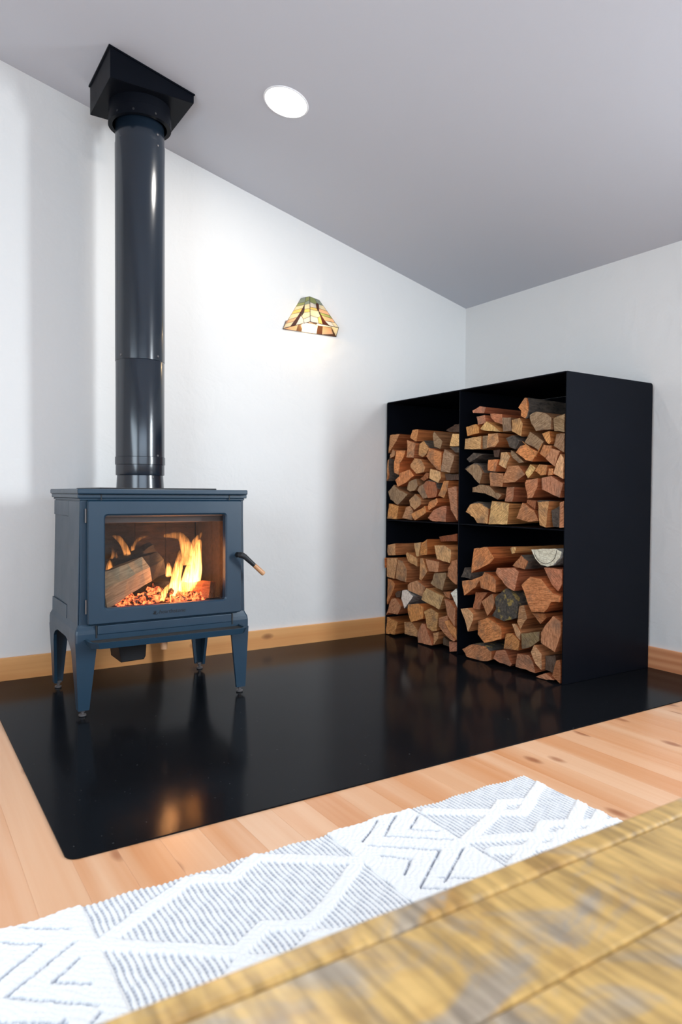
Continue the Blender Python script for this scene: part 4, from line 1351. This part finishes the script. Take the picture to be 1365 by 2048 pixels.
def facet_glass(P0, P1, P2, P3, cells):
    """quad P0 (bottom start) P1 (bottom end) P2 (top end) P3 (top start); cells in (u,v) polygons."""
    nrm = (P1 - P0).cross(P3 - P0).normalized()
    def at(u, v):
        return (P0 * (1 - u) + P1 * u) * (1 - v) + (P3 * (1 - u) + P2 * u) * v
    for col, pl_ in cells:
        bm = new()
        cu = sum(q[0] for q in pl_) / len(pl_)
        cv = sum(q[1] for q in pl_) / len(pl_)
        fr_, bk = [], []
        for u, v in pl_:
            q = at(cu + (u - cu) * 0.965, cv + (v - cv) * 0.965)
            fr_.append(bm.verts.new(q + nrm * 0.0012))
            bk.append(bm.verts.new(q - nrm * 0.0012))
        bm.faces.new(fr_)
        bm.faces.new(bk[::-1])
        n_ = len(fr_)
        for k in range(n_):
            bm.faces.new((fr_[k], bk[k], bk[(k + 1) % n_], fr_[(k + 1) % n_]))
        mesh_obj('glass_piece', bm, G[col], sconce)
        lines = new()
        for k in range(n_):
            tube(lines, [at(*pl_[k]), at(*pl_[(k + 1) % n_])], 0.0017, 5)
        lead.append(lines)


lead = []
facet_glass(A_, F_, TF, TL, [
    ('cream', [(0, 0), (0.28, 0), (0.34, 0.16), (0.0, 0.16)]), ('peach', [(0, 0.16), (0.34, 0.16), (0.42, 0.3), (0, 0.27)]),
    ('brown', [(0.28, 0), (0.47, 0), (0.56, 0.3), (0.66, 0.56), (0.62, 0.72), (0.52, 0.52), (0.42, 0.3), (0.34, 0.16)]),
    ('cream', [(0, 0.27), (0.42, 0.3), (0.52, 0.46), (0, 0.46)]), ('amber', [(0, 0.46), (0.49, 0.46), (0.56, 0.6), (0, 0.58)]),
    ('cream', [(0, 0.58), (0.56, 0.6), (0.62, 0.72), (0, 0.72)]), ('green', [(0, 0.72), (0.62, 0.72), (0.60, 0.82), (0, 0.82)]),
    ('white', [(0.47, 0), (0.78, 0.0), (0.72, 0.16), (0.62, 0.30), (0.56, 0.3)]), ('white', [(0.78, 0), (1, 0), (1, 0.2), (0.72, 0.16)]),
    ('cream', [(0.62, 0.30), (0.72, 0.16), (1, 0.2), (1, 0.38), (0.7, 0.42)]), ('amber', [(0.7, 0.42), (1, 0.38), (1, 0.52), (0.68, 0.54)]),
    ('cream', [(0.68, 0.54), (1, 0.52), (1, 0.72), (0.62, 0.72)]), ('teal', [(0.60, 0.82), (0.62, 0.72), (1, 0.72), (1, 0.86)]),
    ('teal', [(0, 0.82), (0.60, 0.82), (0.55, 1), (0, 1)]), ('green', [(0.60, 0.82), (1, 0.86), (1, 1), (0.55, 1)])])
facet_glass(F_, D_, TR, TF, [
    ('white', [(0, 0), (0.28, 0), (0.30, 0.22), (0.0, 0.24)]), ('amber', [(0.28, 0), (0.42, 0.0), (0.44, 0.30), (0.30, 0.22)]),
    ('brown', [(0.42, 0), (0.66, 0), (0.56, 0.16), (0.50, 0.36), (0.46, 0.52), (0.44, 0.30)]),
    ('cream', [(0, 0.24), (0.30, 0.22), (0.44, 0.30), (0.40, 0.5), (0, 0.48)]), ('amber', [(0, 0.48), (0.40, 0.5), (0.38, 0.6), (0, 0.58)]),
    ('white', [(0, 0.58), (0.38, 0.6), (0.42, 0.76), (0, 0.78)]), ('brown', [(0.40, 0.5), (0.46, 0.52), (0.66, 0.80), (0.55, 0.84), (0.42, 0.76), (0.38, 0.6)]),
    ('white', [(0.66, 0), (0.86, 0), (0.80, 0.18), (0.56, 0.16)]), ('cream', [(0.86, 0), (1, 0), (1, 0.18), (0.80, 0.18)]),
    ('peach', [(0.56, 0.16), (1, 0.18), (1, 0.32), (0.50, 0.36)]), ('green', [(0.50, 0.36), (1, 0.32), (1, 0.44), (0.47, 0.46)]),
    ('peach', [(0.46, 0.52), (0.47, 0.46), (1, 0.44), (1, 0.6), (0.53, 0.62)]), ('cream', [(0.53, 0.62), (1, 0.6), (1, 0.80), (0.66, 0.80)]),
    ('green', [(0, 0.78), (0.42, 0.76), (0.55, 0.84), (0.50, 1), (0, 1)]), ('teal', [(0.55, 0.84), (0.66, 0.80), (1, 0.80), (1, 1), (0.50, 1)])])
facet_glass(D_, B_, TB, TR, [('cream', [(0, 0), (1, 0), (1, 0.35), (0, 0.35)]), ('peach', [(0, 0.35), (1, 0.35), (1, 0.65), (0, 0.65)]), ('cream', [(0, 0.65), (1, 0.65), (1, 1), (0, 1)])])
# back band of glass along the wall, seen through the open bottom
A2, B2 = Vector((1.925, yw - 0.001, 1.855)), Vector((2.290, yw - 0.001, 1.855))
A3, B3 = Vector((1.945, yw - 0.001, 1.905)), Vector((2.270, yw - 0.001, 1.905))
facet_glass(A2, B2, B3, A3, [('peach', [(0, 0), (0.24, 0), (0.26, 1), (0, 1)]), ('brown', [(0.24, 0), (0.33, 0), (0.35, 1), (0.26, 1)]), ('white', [(0.33, 0), (0.62, 0), (0.66, 1), (0.35, 1)]),
                              ('brown', [(0.62, 0), (0.72, 0), (0.76, 1), (0.66, 1)]), ('peach', [(0.72, 0), (0.95, 0.25), (0.95, 1), (0.76, 1)]), ('brown', [(0.72, 0), (1, 0), (1, 1), (0.95, 1), (0.95, 0.25)])])
bm = new()
for l_ in lead:
    me_ = bpy.data.meshes.new('tmp_lead')
    l_.to_mesh(me_)
    l_.free()
    bm.from_mesh(me_)
    bpy.data.meshes.remove(me_)
M['lead'] = metal('lead_came', (0.035, 0.022, 0.018), 0.5, 0.5)
mesh_obj('lead_lines', bm, M['lead'], sconce)
bm = box(new(), SXC - 0.05, SXC + 0.05, WY - 0.012, WY - 0.0005, 1.91, 2.04, 0.003, 1)
mesh_obj('wall_plate', bm, M['lead'], sconce)
m, nt, p = mat('bulb_glow')
p.inputs['Emission Color'].default_value = (1.0, 0.80, 0.52, 1)
p.inputs['Emission Strength'].default_value = 30
M['bulb'] = m
bm = new()
bmesh.ops.create_uvsphere(bm, u_segments=16, v_segments=10, radius=0.020, matrix=Matrix.Translation((SXC, WY - 0.058, 1.935)))
mesh_obj('bulb', bm, M['bulb'], sconce, smooth=True)
bm = lathe(new(), SXC, WY - 0.058, [(0.013, 1.952), (0.013, 1.985)], 14)
box(bm, SXC - 0.008, SXC + 0.008, WY - 0.058, WY - 0.012, 1.965, 1.98)
mesh_obj('socket', bm, M['lead'], sconce)
pl = bpy.data.lights.new('sconce_lamp', 'POINT')
pl.energy = 1.1
pl.color = (1.0, 0.74, 0.44)
pl.shadow_soft_size = 0.021
po = bpy.data.objects.new('sconce_lamp', pl)
po.location = (SXC, WY - 0.058, 1.906)
COL.objects.link(po)

# ------------------------------------------------------------------ runner rug
def seg_d(px, py, a, b):
    ax, ay = a
    bx, by = b
    vx, vy = bx - ax, by - ay
    t = np.clip(((px - ax) * vx + (py - ay) * vy) / (vx * vx + vy * vy), 0, 1)
    return np.hypot(px - ax - t * vx, py - ay - t * vy)


def path(pts):
    return list(zip(pts, pts[1:]))


def rug():
    x0, x1, y0, y1 = -0.55, 1.692, 0.84, 1.562
    dx = 0.0031
    nx, ny = int((x1 - x0) / dx), int((y1 - y0) / dx)
    xs = np.linspace(x0, x1, nx)
    ys = np.linspace(y0, y1, ny)
    X, Y = np.meshgrid(xs, ys)
    # wavy selvedge, slightly skewed end
    edge = 0.0035 * np.sin(X * 46) + 0.003 * np.sin(X * 17 + 1)
    fy = (Y - y0) / (y1 - y0)
    Yp = Y + edge * np.clip((fy - 0.85) / 0.15, 0, 1)
    Xp = X - 0.02 * np.clip((X - 1.2) / 0.5, 0, 1) * (1 - fy)
    bands = []
    for S in (1, -1):
        def q(p):
            return p if S == 1 else (p[0], 2 * 1.228 - p[1])
        for pl in ([(0.345, 1.412), (0.565, 1.535), (0.61, 1.525), (0.657, 1.495), (0.749, 1.545), (0.950, 1.402)],
                   [(0.345, 1.405), (0.56, 1.242)], [(0.948, 1.398), (0.79, 1.285), (0.715, 1.248)],
                   [(0.565, 1.245), (0.641, 1.290), (0.715, 1.250)],
                   [(1.245, 1.342), (1.42, 1.412)], [(1.265, 1.522), (1.42, 1.420)],
                   [(1.42, 1.416), (1.49, 1.455), (1.565, 1.416), (1.49, 1.376), (1.42, 1.416)],
                   [(1.565, 1.420), (1.70, 1.492)], [(1.245, 1.342), (1.42, 1.262)],
                   [(1.42, 1.258), (1.492, 1.298), (1.565, 1.258), (1.492, 1.220), (1.42, 1.258)],
                   [(1.565, 1.262), (1.70, 1.335)], [(1.42, 1.256), (1.26, 1.19)], [(1.565, 1.256), (1.70, 1.19)],
                   [(-0.30, 1.41), (-0.08, 1.535), (0.0, 1.495), (0.08, 1.50)]):
            bands += path([q(p) for p in pl])
    grooves = []
    for S in (1, -1):
        def q(p):
            return p if S == 1 else (p[0], 2 * 1.228 - p[1])
        for pl in ([(1.012, 1.447), (1.15, 1.335), (1.005, 1.231)], [(1.172, 1.545), (1.075, 1.467), (1.213, 1.36)], [(1.222, 1.512), (1.155, 1.463), (1.213, 1.413)],
                   [(1.009, 1.390), (1.062, 1.339), (1.004, 1.290)], [(1.110, 1.545), (1.010, 1.474)], [(1.207, 1.312), (1.065, 1.217)],
                   [(0.215, 1.55), (0.300, 1.488)], [(0.145, 1.535), (0.245, 1.466), (0.160, 1.400), (0.05, 1.31)], [(0.300, 1.442), (0.163, 1.344), (0.295, 1.238)],
                   [(0.298, 1.386), (0.240, 1.341), (0.296, 1.300)], [(0.115, 1.305), (0.24, 1.222)], [(0.08, 1.50), (0.145, 1.45), (0.06, 1.385)]):
            grooves += path([q(p) for p in pl])
    db = np.full(X.shape, 9.0)
    for a, b in bands:
        db = np.minimum(db, seg_d(X, Y, a, b))
    dg = np.full(X.shape, 9.0)
    for a, b in grooves:
        dg = np.minimum(dg, seg_d(X, Y, a, b))
    tuft = ((X > 0.03) & (X < 0.338)) | ((X > 0.956) & (X < 1.232)) | (X < -0.30)
    rng = np.random.RandomState(5)
    # lumpy loops
    ph = rng.uniform(0, 6.28, 4)
    lump = np.sin(X * 330 + ph[0] + 1.5 * np.sin(Y * 90)) * np.sin(Y * 330 + ph[1] + 1.5 * np.sin(X * 110))
    rnd = rng.rand(*X.shape)
    rib = 0.5 + 0.5 * np.cos(2 * np.pi * (X + 0.0012 * np.sin(Y * 70)) / 0.0130)
    knot = 0.5 + 0.5 * np.sin(Y * 2 * np.pi / 0.011 + np.floor(X / 0.0130) * 2.4)
    raised = np.clip((0.020 - db) / 0.006, 0, 1)
    raised = np.maximum(raised, tuft.astype(float))
    gro = np.clip((0.0052 - dg) / 0.0035, 0, 1) * tuft
    Z = 0.0055 + rib * 0.0035 + raised * (0.0065 - rib * 0.0035) + raised * lump * 0.0016 + (rnd - 0.5) * 0.0010 - gro * 0.006
    dark = (1 - raised) * np.clip((0.42 - rib) / 0.25, 0, 1) * (0.55 + 0.45 * knot)
    dark = np.maximum(dark, gro * (0.35 + 0.65 * (lump < 0.2)))
    # sides fall to the floor at the rim
    rim = np.minimum.reduce([(X - x0), (x1 - X), (Y - y0), (y1 - Y)])
    Z = np.where(rim < 1e-6, 0.0008, Z)
    n = nx * ny
    co = np.stack([Xp.ravel(), Yp.ravel(), Z.ravel()], 1)
    idx = np.arange(n).reshape(ny, nx)
    quads = np.stack([idx[:-1, :-1].ravel(), idx[:-1, 1:].ravel(), idx[1:, 1:].ravel(), idx[1:, :-1].ravel()], 1)
    me = bpy.data.meshes.new('runner_rug')
    me.vertices.add(n)
    me.vertices.foreach_set('co', co.ravel())
    nq = len(quads)
    me.loops.add(nq * 4)
    me.polygons.add(nq)
    me.loops.foreach_set('vertex_index', quads.ravel())
    me.polygons.foreach_set('loop_start', np.arange(nq) * 4)
    me.polygons.foreach_set('loop_total', np.full(nq, 4))
    me.update()
    at = me.attributes.new('yarn', 'FLOAT', 'POINT')
    at.data.foreach_set('value', dark.ravel())
    m, nt, p = mat('woven_wool')
    a = node(nt, 'ShaderNodeAttribute', attribute_name='yarn')
    n_ = noise(nt, coords(nt, (1, 1, 1), rand=False), 300, 2, 0.6)
    c = mix(nt, a.outputs['Fac'], mix(nt, n_, (0.78, 0.78, 0.78), (0.92, 0.91, 0.90)), (0.38, 0.40, 0.46))
    L(nt, c, p.inputs['Base Color'])
    p.inputs['Roughness'].default_value = 0.95
    p.inputs['Specular IOR Level'].default_value = 0.1
    o = mesh_obj('runner_rug', me, m, smooth=True, loc=(0.57, 1.2, 0))
    tag(o, 'white woven runner rug with raised diamond bands on the fir floor before the hearth', 'rug')


rug()

# ------------------------------------------------------------------ the table in front of the camera
def mango(name, light, dark, grey):
    m, nt, p = mat(name)
    big = noise(nt, coords(nt, (4.0, 6.0, 3.0)), 1.0, 4, 0.6, 0.7)
    saw = noise(nt, coords(nt, (72, 9, 5)), 1.0, 2, 0.5, 0.1)
    fine = noise(nt, coords(nt, (8, 60, 8)), 1.0, 3, 0.6)
    c = ramp(nt, big, [(0.30, dark), (0.46, light), (0.58, light), (0.72, dark)])
    g2 = noise(nt, coords(nt, (6.0, 8.0, 5.0)), 1.0, 4, 0.65, 0.9)
    c = mix(nt, ramp(nt, g2, [(0.53, (0, 0, 0)), (0.66, (0.8, 0.8, 0.8))]), c, grey)
    c = mix(nt, 1.0, c, ramp(nt, saw, [(0.34, (0.66, 0.64, 0.62)), (0.62, (1.18, 1.18, 1.18))]), 'MULTIPLY')
    c = mix(nt, 1.0, c, ramp(nt, fine, [(0.3, (0.95, 0.95, 0.94)), (0.7, (1.03, 1.03, 1.03))]), 'MULTIPLY')
    L(nt, c, p.inputs['Base Color'])
    p.inputs['Roughness'].default_value = 0.34
    p.inputs['Coat Weight'].default_value = 0.25
    p.inputs['Coat Roughness'].default_value = 0.2
    bump(nt, p, saw, 0.25, 0.004)
    return m


TAB = (-0.75, 1.35, -0.36, 0.607, 0.45)
M['table'] = mango('golden_mango', (0.60, 0.36, 0.115), (0.40, 0.20, 0.05), (0.33, 0.275, 0.225))
table = thing('coffee_table', 'golden brown plank coffee table with rough saw marks closest to the camera', 'table', (0.3, 0.12, 0))
x0, x1, y0, y1, z = TAB
ys = [y0, y0 + 0.034]
bm = box(new(), x0, x1, y1 - 0.036, y1, z - 0.035, z, 0.006, 3)
mesh_obj('edge_strip', bm, M['table'], table, loc=(0.3, y1 - 0.018, z))
yb = y1 - 0.0375
wd = [0.133, 0.142, 0.128, 0.14, 0.135, 0.13, 0.118]
for k, wv in enumerate(wd):
    ya = max(yb - wv, y0)
    mesh_obj('table_plank', box(new(), x0, x1, ya, yb - 0.0012, z - 0.032, z - 0.0018 * (k % 2) - 0.0012, 0.003, 2), M['table'], table, loc=(0.3 + 0.4 * k, (ya + yb) / 2, z - 0.016))
    yb = ya
    if yb <= y0 + 0.02:
        break
bm = new()
for (xa, xb, ya, yb2) in ((x0 + 0.10, x1 - 0.10, y1 - 0.11, y1 - 0.085), (x0 + 0.10, x1 - 0.10, y0 + 0.085, y0 + 0.11), (x0 + 0.10, x0 + 0.125, y0 + 0.11, y1 - 0.11), (x1 - 0.125, x1 - 0.10, y0 + 0.11, y1 - 0.11)):
    box(bm, xa, xb, ya, yb2, z - 0.115, z - 0.0325)
mesh_obj('apron', bm, M['table'], table)
for xx in (x0 + 0.12, x1 - 0.12):
    for yy in (y0 + 0.12, y1 - 0.12):
        mesh_obj('leg', box(new(), xx - 0.03, xx + 0.03, yy - 0.03, yy + 0.03, 0.0, z - 0.033, 0.003, 1), M['table'], table, loc=(xx, yy, 0))
